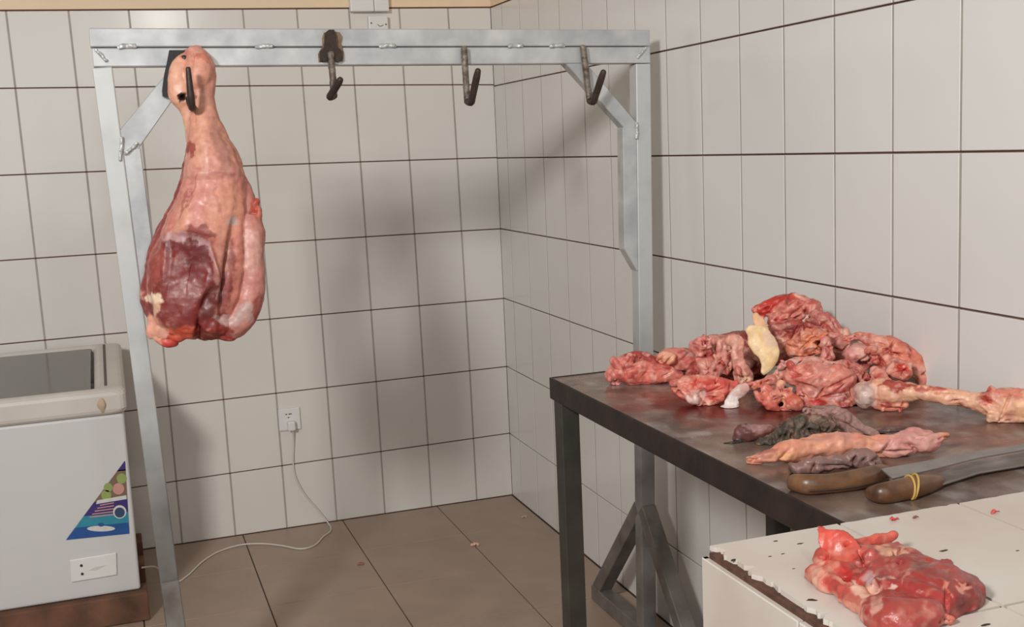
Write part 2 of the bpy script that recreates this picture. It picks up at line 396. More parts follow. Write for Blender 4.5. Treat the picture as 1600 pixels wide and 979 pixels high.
for u, v, a, s in ((1075, 632, .085, 1.0), (1120, 640, .07, .9), (1040, 618, .05, .5), (1200, 650, .10, .6), (990, 638, .035, .55), (1130, 668, .03, .4), (1470, 665, .12, .35), (1540, 690, .08, .3), (1270, 640, .12, .6)):
    p = U(u, v, 2, TZ); d = np.hypot((G[:, 0] - p[0]) / a, (G[:, 1] - p[1]) / (a * 1.1)) + fbm(G * 22 + u, 3) * .45
    k = np.clip((1.0 - d) * 3, 0, 1) * s; c = c + (blood - c) * k[:, None]
c = np.vstack([c, np.repeat(dark[None], 4, 0)])
def setcol(me, c):
    a = me.color_attributes.new('Col', 'FLOAT_COLOR', 'POINT')
    a.data.foreach_set('color', np.c_[np.clip(c, 0, 1), np.ones(len(c))].astype(np.float32).ravel())
setcol(me, c); link('table_top', me, M_ttop, T)
box('rim', (TX0, TY0, TZ - .048), (TX0 + .005, TY1, TZ + .002), M_trim, T, .0015, 1)
box('rim', (TX1 - .005, TY0, TZ - .048), (TX1, TY1, TZ + .002), M_trim, T, .0015, 1)
box('rim', (TX0 + .005, TY1 - .005, TZ - .048), (TX1 - .005, TY1, TZ + .002), M_trim, T, .0015, 1)
box('rim', (TX0 + .005, TY0, TZ - .048), (TX1 - .005, TY0 + .005, TZ + .002), M_trim, T, .0015, 1)
for x in (TX0 + .029, TX1 - .03):
    for y in (TY0 + .03, TY1 - .029):
        box('leg', (x - .0225, y - .0225, 0), (x + .0225, y + .0225, TZ - .006), M_tleg, T, .003)

# ------------------------------------------------------------------ tiled counter
KX0, KX1, KY0, KY1 = -.893, -.004, -4.25, -3.40
K = empty('tiled_counter', (-.45, -3.8, 0), 'white tiled serving counter with chipped brown edge beside the steel table', 'counter')
box('core', (KX0 + .007, KY0 + .007, 0), (KX1, KY1 - .007, KZ - .006), M_mortar, K, .002)
ex = [KX0, -.695, -.508, -.305, -.105, KX1]; ey = [KY1, -3.697, -3.995, KY0]
rr = random.Random(9)
def jag(a, b, n, amp, seed):
    r2 = random.Random(seed); t = np.sort(np.r_[0, 1, [r2.random() for _ in range(n - 1)]]); y = a[1] + (b[1] - a[1]) * t
    P_ = np.c_[np.full(n + 1, seed * 3.7), y * 38, np.zeros(n + 1)]
    off = amp * (1.2 + fbm(P_, 3) * 1.3) + np.array([abs(r2.gauss(0, 1)) ** 1.5 for _ in t]) * amp * .55; off = np.maximum(off, .0005)
    x = a[0] + (b[0] - a[0]) * t + off; x[0] = x[-1] = a[0] + amp * 1.2
    return [(float(p_), float(q_)) for p_, q_ in zip(x, y)]
for j in range(3):
    for i in range(5):
        x0, x1, y1, y0 = ex[i] + .0024, ex[i + 1] - .0024, ey[j] - .0024, ey[j + 1] + .0024
        if i == 0:     # broken outer edge
            left = jag((x0 + .003, y0), (x0 + .003, y1), 60, .005, 5 + j)
            pts = [(x1, y1), (x1, y0)][::-1]; poly = left[::-1] + pts
        elif j == 0:
            back = [(x0 + (x1 - x0) * t / 20, y1 - abs(rr.gauss(0, .0012))) for t in range(21)]
            poly = back[::-1] + [(x0, y0), (x1, y0)]
        else: poly = [(x0, y0), (x1, y0), (x1, y1), (x0, y1)]
        n = len(poly); v = [(a, b, KZ) for a, b in poly] + [(a, b, KZ - .006) for a, b in poly]
        f = [tuple(range(n)), tuple(range(2 * n - 1, n - 1, -1))] + [(k, k + n, (k + 1) % n + n, (k + 1) % n) for k in range(n)]
        me = raw(v, f); fixnormals(me); link('tile', me, M_ctile, K)
fy = [KY1, -3.616, -3.82, -4.02, KY0]; fz = [1.008, .715, .415, .115, 0]
for j in range(4):
    for i in range(4):
        q = inset([(fy[i + 1], fz[j + 1]), (fy[i], fz[j + 1]), (fy[i], fz[j]), (fy[i + 1], fz[j])], .003, .003)
        link('tile', tile_mesh(q, lambda a, b, t: (KX0 - t, a, b)), M_ctile, K)
for j in range(4):
    for i in range(5):
        q = inset([(ex[i], fz[j + 1]), (ex[i + 1], fz[j + 1]), (ex[i + 1], fz[j]), (ex[i], fz[j])], .003, .003)
        link('tile', tile_mesh(q, lambda a, b, t: (a, KY1 + t, b)), M_ctile, K)
        link('tile', tile_mesh(q, lambda a, b, t: (a, KY0 - t, b)), M_ctile, K)

# ------------------------------------------------------------------ chest freezer on timber base
P = empty('timber_base', (-2.1, -.45, 0), 'reddish brown timber base under the white chest freezer', 'wooden base')
box('plank', (-2.72, -.745, .002), (-1.535, -.645, .098), M_wood, P, .004)
box('plank', (-2.72, -.47, .002), (-1.535, -.36, .098), M_wood, P, .004)
box('plank', (-2.72, -.20, .002), (-1.535, -.09, .098), M_wood, P, .004)
Fz = empty('chest_freezer', (-2.1, -.4, .1), 'white chest freezer with glass lid and triangular sticker on its front', 'freezer')
fx0, fx1, fy0, fy1 = -2.70, -1.556, -.712, -.075
def hollow(lo, hi, th, zb):
    v, f = box_vf(lo, hi); iv, jf = box_vf((lo[0] + th, lo[1] + th, zb), (hi[0] - th, hi[1] - th, hi[2]))
    V = v + iv; F = [q for q in f if q != (4, 5, 6, 7)] + [tuple(8 + i for i in reversed(q)) for q in jf if q != (4, 5, 6, 7)]
    F += [(4 + i, 4 + (i + 1) % 4, 12 + (i + 1) % 4, 12 + i) for i in range(4)]
    return V, F
V, F = hollow((fx0, fy0, .1), (fx1, fy1, .70), .05, .3)
link('body', bevel_mesh(V, F, .008, 3), M_white, Fz)
box('liner_floor', (fx0 + .052, fy0 + .052, .302), (fx1 - .052, fy1 - .052, .42), M_liner, Fz, .0)
# lid frame: sloping ring
def ring(name, o, i, z0, zf, zb, material, parent, r=.01):
    (x0, x1, y0, y1), (a0, a1, b0, b1) = o, i
    zt = lambda y: zf + (zb - zf) * (y - y0) / (y1 - y0)
    V = []
    for X0, X1, Y0, Y1 in (o, i):
        for x, y in ((X0, Y0), (X1, Y0), (X1, Y1), (X0, Y1)): V.append((x, y, z0))
        for x, y in ((X0, Y0), (X1, Y0), (X1, Y1), (X0, Y1)): V.append((x, y, zt(y)))
    F = []
    for k in range(4):
        n = (k + 1) % 4
        F += [(k, n, 4 + n, 4 + k), (8 + n, 8 + k, 12 + k, 12 + n), (4 + k, 4 + n, 12 + n, 12 + k), (n, k, 8 + k, 8 + n)]
    return link(name, bevel_mesh(V, F, r, 3), material, parent)
ring('lid_frame', (fx0 - .008, fx1 + .012, fy0 - .012, fy1), (fx0 + .08, fx1 - .085, fy0 + .035, fy1 - .04), .70, .785, .842, M_frame, Fz, .022)
zg = lambda y: .785 + (.842 - .785) * (y - fy0) / (fy1 - fy0) - .008
gxl, gxr, gyf, gyb = fx0 + .085, fx1 - .095, fy0 + .04, fy1 - .045
V = [(gxl, gyf, zg(gyf)), (gxr, gyf, zg(gyf)), (gxr, gyb, zg(gyb)), (gxl, gyb, zg(gyb))]; V += [(a, b, c - .005) for a, b, c in V]
lid = link('glass_lid', bevel_mesh(V, box_vf((0, 0, 0), (1, 1, 1))[1], 0), M_glass, Fz)
V = [(fx1 - .052, gyf, zg(gyf) + .012), (fx1 - .044, gyf, zg(gyf) + .012), (fx1 - .044, gyb, zg(gyb) + .012), (fx1 - .052, gyb, zg(gyb) + .012)]; V = [(a, b, c - .014) for a, b, c in V] + V
link('lid_seal', bevel_mesh(V, box_vf((0, 0, 0), (1, 1, 1))[1], .001, 1), M_seal, Fz)
v, f = loft([U(156, 625, 1, fy0 - .008), U(157, 633, 1, fy0 - .010), U(158, 642, 1, fy0 - .006)], [.014, .017, .012], 12, 12, flat=.4); me = raw(v, f); smooth(me); link('corner_cap', me, M_stain, Fz)
# sticker: printed triangle
ys_ = fy0 - .0012
sp = lambda u, v: (float(U(u, v, 1, ys_)[0]), float(U(u, v, 1, ys_)[2]))
stm = [mat('sticker_' + n, L4(c), .35, var=.15, scale=60) for n, c in (('blue', (38, 84, 150)), ('teal', (48, 140, 160)), ('purple', (62, 48, 116)), ('green', (150, 168, 96)), ('pink', (206, 150, 140)), ('white', (214, 212, 208)), ('brown', (128, 104, 84)), ('navy', (52, 74, 104)))]
sv, sf, sm_ = [], [], []
def spoly(pts, mi, lift):
    k = len(sv); sv.extend([(x, ys_ - lift * .0003, z) for x, z in pts]); sf.append(tuple(range(k, k + len(pts)))); sm_.append(mi)
def lerpx(v):   # left edge of the triangle at row v
    t = (v - 720) / (843 - 720); return 194.5 - t * (194.5 - 103)
rx_ = lambda v: 195.5 + (v - 720) * .054
def band(v0, v1, mi, l, sk=-.10):
    spoly([sp(lerpx(v0), v0), sp(rx_(v0), v0 + sk * (rx_(v0) - lerpx(v0))), sp(rx_(v1), v1 + sk * (rx_(v1) - lerpx(v1))), sp(lerpx(v1), v1)], mi, l)
band(720, 736, 2, 1); band(734, 792, 6, 1); band(784, 812, 2, 2); band(806, 828, 1, 3); band(824, 843, 0, 4)
def disc(u, v, r, mi, l, ry=None, n=18):
    spoly([sp(u + r * math.cos(2 * math.pi * i / n), v + (ry or r) * math.sin(2 * math.pi * i / n)) for i in range(n)], mi, l)
for u, v, r, mi in ((190, 747, 8, 3), (169, 761, 7, 3), (185, 763, 9, 4), (166, 773, 8, 3), (178, 750, 5, 6)): disc(u, v, r, mi, 3 + mi * .2)
spoly([sp(152, 781), sp(197, 773), sp(198, 779), sp(150, 787)], 5, 4.4)
for k in range(5):   # print lines
    spoly([sp(148 - k * 4 + 8, 788 + k * 4.6), sp(178, 784 + k * 4.6), sp(178, 785.6 + k * 4.6), sp(148 - k * 4 + 8, 789.6 + k * 4.6)], 4, 5)
disc(187, 799, 10.5, 5, 6); disc(187, 800, 8, 7, 7)
disc(158, 825, 22, 5, 8, 4.5); disc(158, 819, 5, 0, 8.5, 3)
me = raw(sv, sf); o = link('sticker', me, stm, Fz); me.polygons.foreach_set('material_index', sm_); o['label'] = 'blue and purple triangular food sticker'
# control panel
cpts = [sp(109, 874), sp(182, 862), sp(183, 897), sp(111, 909)]
V = [(x, fy0 - .001, z) for x, z in cpts] + [(x, fy0 - .007, z) for x, z in cpts]
cp = link('control_panel', bevel_mesh(V, [(0, 1, 2, 3), (7, 6, 5, 4)] + [(i, 4 + i, 4 + (i + 1) % 4, (i + 1) % 4) for i in range(4)], .003, 2), M_plastic, Fz)
for u, v in ((127, 883), (128.5, 896)):
    p = U(u, v, 1, fy0 - .008); v_, f_ = loft([p + np.array([0, .002, 0]), p - np.array([0, .002, 0])], [.0042, .0042], 4, 12, axis=(0, 0, 1)); link('indicator', raw(v_, f_), M_black, cp)
flatpoly('dial_mark', [sp(138, 890), sp(150, 884), sp(168, 881), sp(152, 889)], fy0 - .0078, .0008, M_frame, cp)

# ------------------------------------------------------------------ socket, cable, switch, trunking
p = U(452, 654, 1, 0)
so = empty('wall_socket', (p[0], 0, p[2]), 'white square wall socket on the back wall with a plug in it', 'socket')
box('plate', (p[0] - .043, -.0105, p[2] - .045), (p[0] + .043, -.0005, p[2] + .045), M_plastic, so, .003)
for dx, dz in ((-.012, .022), (.0, .022), (.006, .022), (-.004, .008)):
    box('slot', (p[0] + dx - .0035, -.0112, p[2] + dz - .002), (p[0] + dx + .0035, -.0102, p[2] + dz + .002), M_seal, so, 0)
pc = empty('power_cord', (p[0], -.02, p[2] - .02), 'thin white power cord trailing from the wall socket across the floor to the freezer', 'cord')
box('plug', (p[0] - .012, -.040, p[2] - .043), (p[0] + .018, -.0112, p[2] - .004), M_plastic, pc, .006)
path = [U(457, 668, 1, -.03)] + [U(u, v, 1, -.008) for u, v in ((459, 690), (458, 715), (461, 742), (475, 770), (496, 795))] + [U(u, v, 2, .004) for u, v in ((513, 817), (517, 828), (505, 838), (492, 851), (470, 857), (440, 852), (410, 849), (375, 851), (340, 862), (315, 878), (294, 898), (272, 912), (258, 908), (246, 897))] + [np.array([-1.545, -.60, .135])]
path[-2][2] = .03
tube_obj('cable', path, .0032, M_cable, pc, 160, 8)
p = U(590, 37, 1, 0)
sw = empty('switch_box', (p[0], 0, p[2]), 'white switch box on the tiles above the rack beam', 'switch')
box('case', (p[0] - .042, -.03, p[2] - .055), (p[0] + .036, -.0005, p[2] + .028), M_plastic, sw, .004)
for u, v in ((580, 36), (603, 38)):
    q = U(u, v, 1, -.0305); v_, f_ = loft([q, q - np.array([0, .0015, 0])], [.003, .003], 4, 10, axis=(0, 0, 1)); link('screw', raw(v_, f_), M_seal, sw)
tube_obj('rocker_edge', [U(u, v, 1, -.031) for u, v in ((590, 38), (594, 41), (599, 39))], .0012, M_seal, sw, 12, 6)
tr = empty('cable_trunking', (p[0], 0, 2.1), 'white cable trunking box on the cream paint above the switch box', 'trunking')
q0 = U(548, 18, 1, -.03); q1 = U(585, 18, 1, -.03); q2 = U(608, 17, 1, -.03)
box('cover', (q0[0], -.034, q0[2]), (q1[0] - .001, -.0005, q0[2] + .16), M_plastic, tr, .003)
box('cover', (q1[0] + .001, -.034, q0[2]), (q2[0], -.0005, q0[2] + .16), M_plastic, tr, .003)

# ------------------------------------------------------------------ meat sculpting
MK = 1.17
def ell(c, r, rot=0., n=20):
    """ellipsoid in camera axes: r = (right, up, depth) metres"""
    V, F = [], []
    cr, sr = math.cos(rot), math.sin(rot); ax = RW[0] * cr + RW[1] * sr; ay = -RW[0] * sr + RW[1] * cr; az = RW[2]
    for i in range(1, n // 2):
        th = math.pi * i / (n // 2)
        for j in range(n):
            ph = 2 * math.pi * j / n
            V.append(c + ax * r[0] * math.sin(th) * math.cos(ph) + ay * r[1] * math.cos(th) + az * r[2] * math.sin(th) * math.sin(ph))
    m = n // 2 - 1
    for i in range(m - 1):
        for j in range(n): F.append((i * n + j, i * n + (j + 1) % n, (i + 1) * n + (j + 1) % n, (i + 1) * n + j))
    V.append(c + ay * r[1]); V.append(c - ay * r[1]); t, b = len(V) - 2, len(V) - 1
    for j in range(n): F.append((t, (j + 1) % n, j)); F.append((b, (m - 1) * n + j, (m - 1) * n + (j + 1) % n))
    return np.array(V), F
def proj(V):
    q = (V - CAM) @ RW.T; return np.c_[CX + FPX * q[:, 0] / q[:, 2], CY + FPX * q[:, 1] / q[:, 2]], q[:, 2]
_tmp = []
def sculpt(name, label, parts, d, voxel=.003, rough=.006, fine=.0018, freq=30, sm=3, spots=(), dents=(), mati=None, ground=None, cat='meat', group=None, seed=0, streak=.4, dk=1.0, fold=.8, patch=.45, shred=0, shcols=None):
    V, F, Cc, off = [], [], [], 0
    parts = list(parts); dents = list(dents); r3 = random.Random(seed * 13 + 1)
    src = [p for p in parts if p[0] == 'L']
    for k in range(shred if src else 0):
        p = r3.choice(src); i = r3.randrange(len(p[1]) - 1); t = r3.random(); q0, q1 = p[1][i], p[1][i + 1]
        u, v, dd, r = [q0[n] * (1 - t) + q1[n] * t for n in range(4)]; a_ = r3.uniform(0, 6.28); h = r3.uniform(.45, .95)
        col_ = p[2] if shcols else r3.choice([p[2], p[2], (214, 150, 132), (186, 84, 74), (222, 172, 150), (160, 66, 60)])
        L_ = r3.uniform(.35, .8) * r + 3
        parts.append(('E', (u + math.cos(a_) * r * h, v + math.sin(a_) * r * h * .9, dd - r3.uniform(0, .6) * r * (d / FPX)), (L_, r3.uniform(.14, .3) * r + 1.5, r3.uniform(.25, .6) * r + 1), col_, r3.uniform(-1.5, 1.5)))
        b_ = r3.uniform(0, 6.28); h = r3.uniform(0, .8)
        dents.append((u + math.cos(b_) * r * h, v + math.sin(b_) * r * h, r3.uniform(.35, .9) * r, r3.uniform(.07, .14) * r + .6, r3.uniform(-1.3, 1.3), -r3.uniform(.006, .014)))
    for p in parts:
        kind = p[0]
        if kind == 'L':
            pts = [AT(q[0], q[1], d + q[2]) for q in p[1]]; rad = [q[3] * (d + q[2]) / FPX for q in p[1]]
            v, f = loft(pts, rad, max(10, 5 * len(pts)), 16, flat=p[3] if len(p) > 3 else 1.0)
        elif kind == 'W':
            (u, vv), (ra, rb, rh), yaw = p[1], p[2], p[4]; c0_ = U(u, vv, 2, ground) + np.array([0, 0, rh * .25]); v, f = ell(np.zeros(3), (1, 1, 1)); v = np.sign(v) * np.abs(v) ** .75
            ca, sa = math.cos(yaw), math.sin(yaw); v = c0_ + np.c_[(v[:, 0] * ra * ca - v[:, 1] * rb * sa), (v[:, 0] * ra * sa + v[:, 1] * rb * ca), v[:, 2] * rh]
        else:
            u, vv, dd = p[1]; s = (d + dd) / FPX; v, f = ell(AT(u, vv, d + dd), np.array(p[2]) * s, p[4] if len(p) > 4 else 0.)
        V.append(v); F += [tuple(i + off for i in q) for q in f]; off += len(v); Cc.append(np.repeat(lin(p[2] if kind == 'L' else p[3])[None], len(v), 0))
    V = np.vstack(V); Cc = np.vstack(Cc)
    me = raw(V, F); fixnormals(me)
    o = bpy.data.objects.new('tmp', me); COL.objects.link(o)
    md = o.modifiers.new('r', 'REMESH'); md.mode = 'VOXEL'; md.voxel_size = voxel
    dg = bpy.context.evaluated_depsgraph_get(); dg.update()
    me2 = bpy.data.meshes.new_from_object(o.evaluated_get(dg)); bpy.data.objects.remove(o); bpy.data.meshes.remove(me)
    n = len(me2.vertices); X = np.empty(n * 3); me2.vertices.foreach_get('co', X); X = X.reshape(-1, 3)
    E = np.empty(len(me2.edges) * 2, int); me2.edges.foreach_get('vertices', E); E = E.reshape(-1, 2)
    deg = np.bincount(E.ravel(), minlength=n)[:, None]
    def lap(A):
        B = np.zeros_like(A); np.add.at(B, E[:, 0], A[E[:, 1]]); np.add.at(B, E[:, 1], A[E[:, 0]]); return B / np.maximum(deg, 1)
    for _ in range(sm): X = .4 * X + .6 * lap(X)
    me2.vertices.foreach_set('co', X.ravel()); me2.update()
    Nn = np.empty(n * 3); me2.vertices.foreach_get('normal', Nn); Nn = Nn.reshape(-1, 3)
    s0 = seed * 7.31 + 3
    a = fbm(X * freq + s0, 3); cfn = fbm(X * freq * 4 + s0, 2)
    rs_ = np.random.RandomState(seed + 3); fd = RW[0] * rs_.uniform(.5, 1) + RW[1] * rs_.uniform(-.7, .7); fd /= np.linalg.norm(fd)
    wX = X - np.outer(X @ fd, fd) * .62 + np.c_[vnoise(X * 28 + 11), vnoise(X * 28 + 71), vnoise(X * 28 + 91)] * .008
    f1 = 1 - np.abs(fbm(wX * freq * .9 + s0 + 40, 2)) * 2; f2 = fbm(wX * freq * 2.6 + s0 + 80, 2)
    disp = rough * (a * .55 + fold * (f1 * .55 + f2 * .45)) + fine * .45 * cfn
    uv, dz = proj(X); facing = np.clip(-(Nn @ RW[2]) * 2.5 + .3, 0, 1)
    for (u, v, ru, rv, ang, amt) in dents:
        ca, sa = math.cos(ang), math.sin(ang); du = uv[:, 0] - u; dv = uv[:, 1] - v
        q = np.hypot((du * ca + dv * sa) / ru, (-du * sa + dv * ca) / rv); disp += amt * facing * np.exp(-q ** 2 * 1.6)
    X = X + Nn * disp[:, None]
    if ground is not None: X[:, 2] = np.where(X[:, 2] < ground + .0008, ground + .0008, X[:, 2])
    kd = KDTree(len(V))
    for i, p_ in enumerate(V): kd.insert(p_, i)
    kd.balance()
    wq = X + np.c_[vnoise(X * 70 + 5), vnoise(X * 70 + 25), vnoise(X * 70 + 55)] * .006
    ci = np.array([kd.find(p_)[1] for p_ in wq]); c = Cc[ci].copy()
    for _ in range(2): c = .4 * c + .6 * lap(c)
    uv, dz = proj(X)
    wu = uv + np.c_[fbm(X * 55 + 3 + s0, 3), fbm(X * 55 + 33 + s0, 3)] * (.0075 * FPX / dz)[:, None]
    for sp_ in spots:
        u, v, ru, rv, ang, col = sp_[:6]; k = sp_[6] if len(sp_) > 6 else .9
        ca, sa = math.cos(ang), math.sin(ang); du = wu[:, 0] - u; dv = wu[:, 1] - v
        q = np.hypot((du * ca + dv * sa) / ru, (-du * sa + dv * ca) / rv)
        k = k * np.clip((1.1 - q) / .28, 0, 1) * facing; c = c + (lin(col) - c) * k[:, None]
    pt = fbm(wX * 42 + s0 + 200, 2); c = c + (c * np.array([.82, .5, .5]) - c) * (np.clip((pt - .12) / .12, 0, 1) * patch)[:, None]
    pt = fbm(wX * 36 + s0 + 300, 2); c = c + (lin((216, 160, 142)) - c) * (np.clip((pt - .2) / .12, 0, 1) * patch * .8)[:, None]
    # marbling: fat flecks and darker red veins
    mr = fbm(X * 95 + s0 + 70, 3); c = c + (lin((226, 178, 158)) - c) * (np.clip(mr - .38, 0, 1) * streak * 2)[:, None]
    dr = fbm(X * 60 + s0 + 120, 3); c = c + (c * np.array([.55, .32, .32]) - c) * (np.clip(dr - .25, 0, .6) * streak * 2.6)[:, None]
    me2.vertices.foreach_set('co', X.ravel()); smooth(me2)
    for at_ in list(me2.color_attributes): me2.color_attributes.remove(at_)
    setcol(me2, c * MK * dk); me2.update(); me2.materials.clear()
    o = link(name, me2, mati or M_meat)
    ctr = Vector(X.mean(0)); ctr.z = X[:, 2].min()
    X2 = X - np.array(ctr); me2.vertices.foreach_set('co', X2.ravel()); me2.update(); o.location = ctr
    return tag(o, label, cat, group)
PINK, RED, DRED, FAT, BONE, WHITE, ORNG, YEL = (206, 132, 118), (186, 72, 60), (124, 50, 48), (222, 172, 146), (216, 176, 150), (210, 200, 194), (212, 124, 92), (226, 196, 150)

# hanging hind leg
dl = float(((U(320, 300, 1, -1.66) - CAM) @ RW[2]))
sculpt('hanging_meat_leg', 'raw skinned meat leg hanging by its hock from the rack', [
    ('L', [(303, 84, 0, 16), (312, 100, 0, 22), (316, 124, 0, 21), (316, 150, 0, 19), (318, 175, 0, 21), (322, 205, 0, 29), (331, 240, 0, 38), (335, 275, 0, 46)], (206, 146, 126)),
    ('E', (312, 112, -.01), (23, 34, 26), (212, 150, 128), .1),
    ('L', [(293, 84, .0, 9), (285, 102, -.005, 15), (281, 125, -.01, 18), (282, 148, -.01, 19), (291, 170, 0, 12), (297, 195, 0, 9), (300, 220, 0, 9)], (222, 168, 140), .9),
    ('L', [(322, 230, 0, 28), (334, 270, 0, 43), (333, 310, 0, 54), (325, 350, 0, 64), (316, 395, 0, 74), (308, 440, 0, 78), (302, 480, 0, 70)], (196, 124, 108), .85),
    ('L', [(302, 225, .01, 9), (299, 265, .01, 12), (291, 305, .01, 17), (276, 345, .01, 21), (258, 385, .01, 23), (247, 430, .01, 22), (240, 470, .01, 20), (248, 500, 0, 15), (260, 515, 0, 12)], (140, 64, 58)),
    ('L', [(372, 270, .03, 10), (384, 315, .02, 16), (390, 360, .01, 22), (393, 410, 0, 19), (392, 450, 0, 19), (385, 485, 0, 20), (362, 508, 0, 21), (342, 515, 0, 15)], (190, 128, 116)),
    ('L', [(238, 488, 0, 12), (250, 510, -.01, 16), (268, 516, -.01, 16), (290, 508, -.01, 15), (304, 496, 0, 13)], (150, 60, 54)),
    ('E', (335, 505, 0), (32, 25, 40), (122, 48, 44)),
    ('E', (262, 534, -.01), (16, 7, 12), (196, 80, 66), .15), ('E', (284, 524, -.02), (16, 8, 12), (208, 88, 62), -.45), ('E', (238, 514, -.01), (9, 17, 12), (222, 160, 138), .25), ('E', (250, 530, -.01), (10, 6, 10), (216, 150, 130), .5), ('E', (272, 516, -.035), (10, 6, 8), (214, 100, 70), -.3), ('E', (256, 508, -.03), (8, 6, 8), (222, 170, 150), .4), ('E', (300, 512, -.02), (10, 6, 8), (190, 80, 64), -.6), ('E', (226, 462, .0), (7, 5, 10), (200, 150, 130), .2), ('E', (352, 528, 0), (16, 5, 14), (150, 56, 50), .1), ('E', (300, 522, 0), (10, 5, 10), (150, 60, 52), -.3), ('E', (404, 336, .01), (6, 14, 10), (190, 110, 96), .1), ('E', (400, 318, .01), (5, 10, 8), (176, 76, 60), .3),
    ('L', [(272, 372, -.03, 5), (296, 366, -.045, 6), (318, 378, -.05, 6), (334, 402, -.05, 6), (342, 432, -.045, 6), (338, 455, -.04, 5)], (178, 134, 134)),
], dl, voxel=.003, rough=.006, fine=.0008, freq=17, sm=2, fold=.5, patch=.07, streak=.1, shred=0, spots=[
    (330, 290, 45, 55, 0, (206, 142, 128), .8), (318, 330, 50, 24, 0, (204, 140, 126), .7), (352, 330, 30, 50, .2, (212, 150, 122), .6),
    (345, 230, 10, 50, -.25, (168, 120, 106), .7), (312, 210, 12, 60, 0, (222, 160, 130), .6), (300, 235, 8, 14, 0, (150, 60, 52), .9), (286, 153, 7, 6, 0, (44, 24, 22), 1), (300, 160, 4, 16, 0, (120, 66, 54), .8), (290, 84, 12, 8, 0, (186, 112, 96), .7), (318, 90, 10, 10, .4, (190, 110, 92), .7),  # painted shade: greyish strip on the shank's right side, dark of the hock hole
    (287, 430, 58, 70, -.1, (118, 46, 46), 1), (285, 480, 52, 34, 0, (124, 48, 46), .9), (290, 392, 36, 28, 0, (104, 40, 42), .9), (262, 440, 30, 60, .1, (126, 50, 46), .8), (300, 470, 40, 36, 0, (122, 46, 44), .9),
    (244, 410, 14, 40, .15, (158, 76, 66), .8), (352, 430, 16, 62, .12, (132, 60, 54), .9), (330, 470, 16, 34, .5, (96, 36, 34), .9), (312, 362, 28, 9, .25, (120, 50, 48), .8),
    (278, 370, 20, 8, -.1, (186, 146, 146), .9), (312, 376, 18, 5, .6, (180, 140, 140), .9), (332, 402, 22, 4.5, 1.05, (176, 132, 132), .85), (341, 432, 14, 5, 1.4, (166, 118, 116), .8),
    (394, 390, 16, 34, 0, (206, 160, 146), .7), (382, 490, 20, 14, -.6, (176, 150, 142), .85), (352, 500, 22, 9, .2, (186, 156, 150), .8), (404, 480, 8, 24, .2, (146, 66, 58), .8), (345, 522, 24, 9, 0, (140, 50, 44), .9),
    (238, 466, 14, 7, .2, (232, 206, 176), 1), (243, 484, 5, 16, 0, (226, 180, 150), 1), (232, 485, 8, 12, 0, (120, 50, 50), 1), (236, 510, 12, 18, 0, (226, 166, 140), .9), (252, 520, 10, 8, 0, (222, 168, 146), .8),
    (284, 520, 22, 12, -.3, (208, 88, 62), .95), (270, 535, 14, 8, 0, (196, 70, 58), .9), (362, 345, 9, 8, 0, (186, 168, 164), .9), (398, 325, 5, 12, 0, (176, 70, 52), .9), (285, 340, 12, 30, .4, (214, 156, 130), .7), (300, 300, 3, 34, .25, (170, 92, 84), .7), (326, 268, 26, 2.5, .2, (176, 104, 92), .6), (340, 310, 4, 30, -.15, (186, 112, 102), .6), (288, 318, 3, 26, .3, (160, 84, 76), .7), (318, 250, 5, 40, 0, (218, 170, 150), .5), (350, 380, 12, 50, .1, (190, 130, 108), .6)],
    dents=[(292, 430, 48, 58, 0, -.024), (326, 468, 10, 36, .6, -.014), (354, 425, 6, 85, .12, -.024), (312, 370, 40, 6, .35, .006), (338, 418, 5, 40, -.25, .012), (300, 366, 34, 4, .15, .009), (254, 420, 5, 50, .1, .006), (299, 150, 4, 44, -.1, -.020), (286, 153, 5, 5, 0, -.022), (366, 380, 6, 60, .1, -.008), (310, 518, 6, 20, 0, -.03), (396, 331, 10, 3, 0, -.012), (300, 92, 3, 14, 0, -.008), (262, 400, 8, 60, .15, -.006)], seed=1)

# heap of bones and trimmings on the steel table
G_ = 'heap of bones and trimmings on the steel table'
def heap(name, label, parts, d, **k):
    k.setdefault('rough', .005); k.setdefault('voxel', .0018); k.setdefault('sm', 1); k.setdefault('shred', 12); k.setdefault('ground', TZ)
    return sculpt(name, label, parts, d, group=G_, **k)
heap('meat_trimming', 'pinkish red meat chunk at the far left end of the heap', [('L', [(956, 588, 0, 11), (975, 579, 0, 22), (1000, 579, 0, 22), (1030, 583, 0, 17), (1060, 588, 0, 10)], (204, 112, 100)), ('L', [(975, 563, 0, 7), (1000, 560, 0, 9), (1020, 562, 0, 7)], (160, 62, 56)), ('L', [(958, 592, 0, 8), (965, 600, 0, 6)], (226, 178, 166))],
     2.585, spots=[(985, 572, 22, 10, 0, (212, 140, 126), .8), (1005, 562, 20, 6, 0, (150, 58, 54), .8), (1020, 590, 26, 7, 0, (214, 130, 112), .7)], dents=[(1012, 582, 7, 16, .4, -.012)], seed=2)
heap('meat_trimming', 'pink lump with orange fat second from the left end of the heap', [('L', [(1024, 570, 0, 11), (1045, 562, 0, 17), (1068, 565, 0, 20), (1088, 578, 0, 16), (1076, 596, -.03, 12), (1055, 600, -.05, 8)], (198, 108, 96)), ('E', (1042, 560, -.03), (15, 11, 10), (216, 146, 110))],
     2.60, spots=[(1078, 552, 14, 8, 0, (196, 148, 142), .8), (1070, 585, 18, 10, 0, (150, 66, 60), .7)], dents=[(1060, 584, 16, 5, .2, -.012)], seed=3)
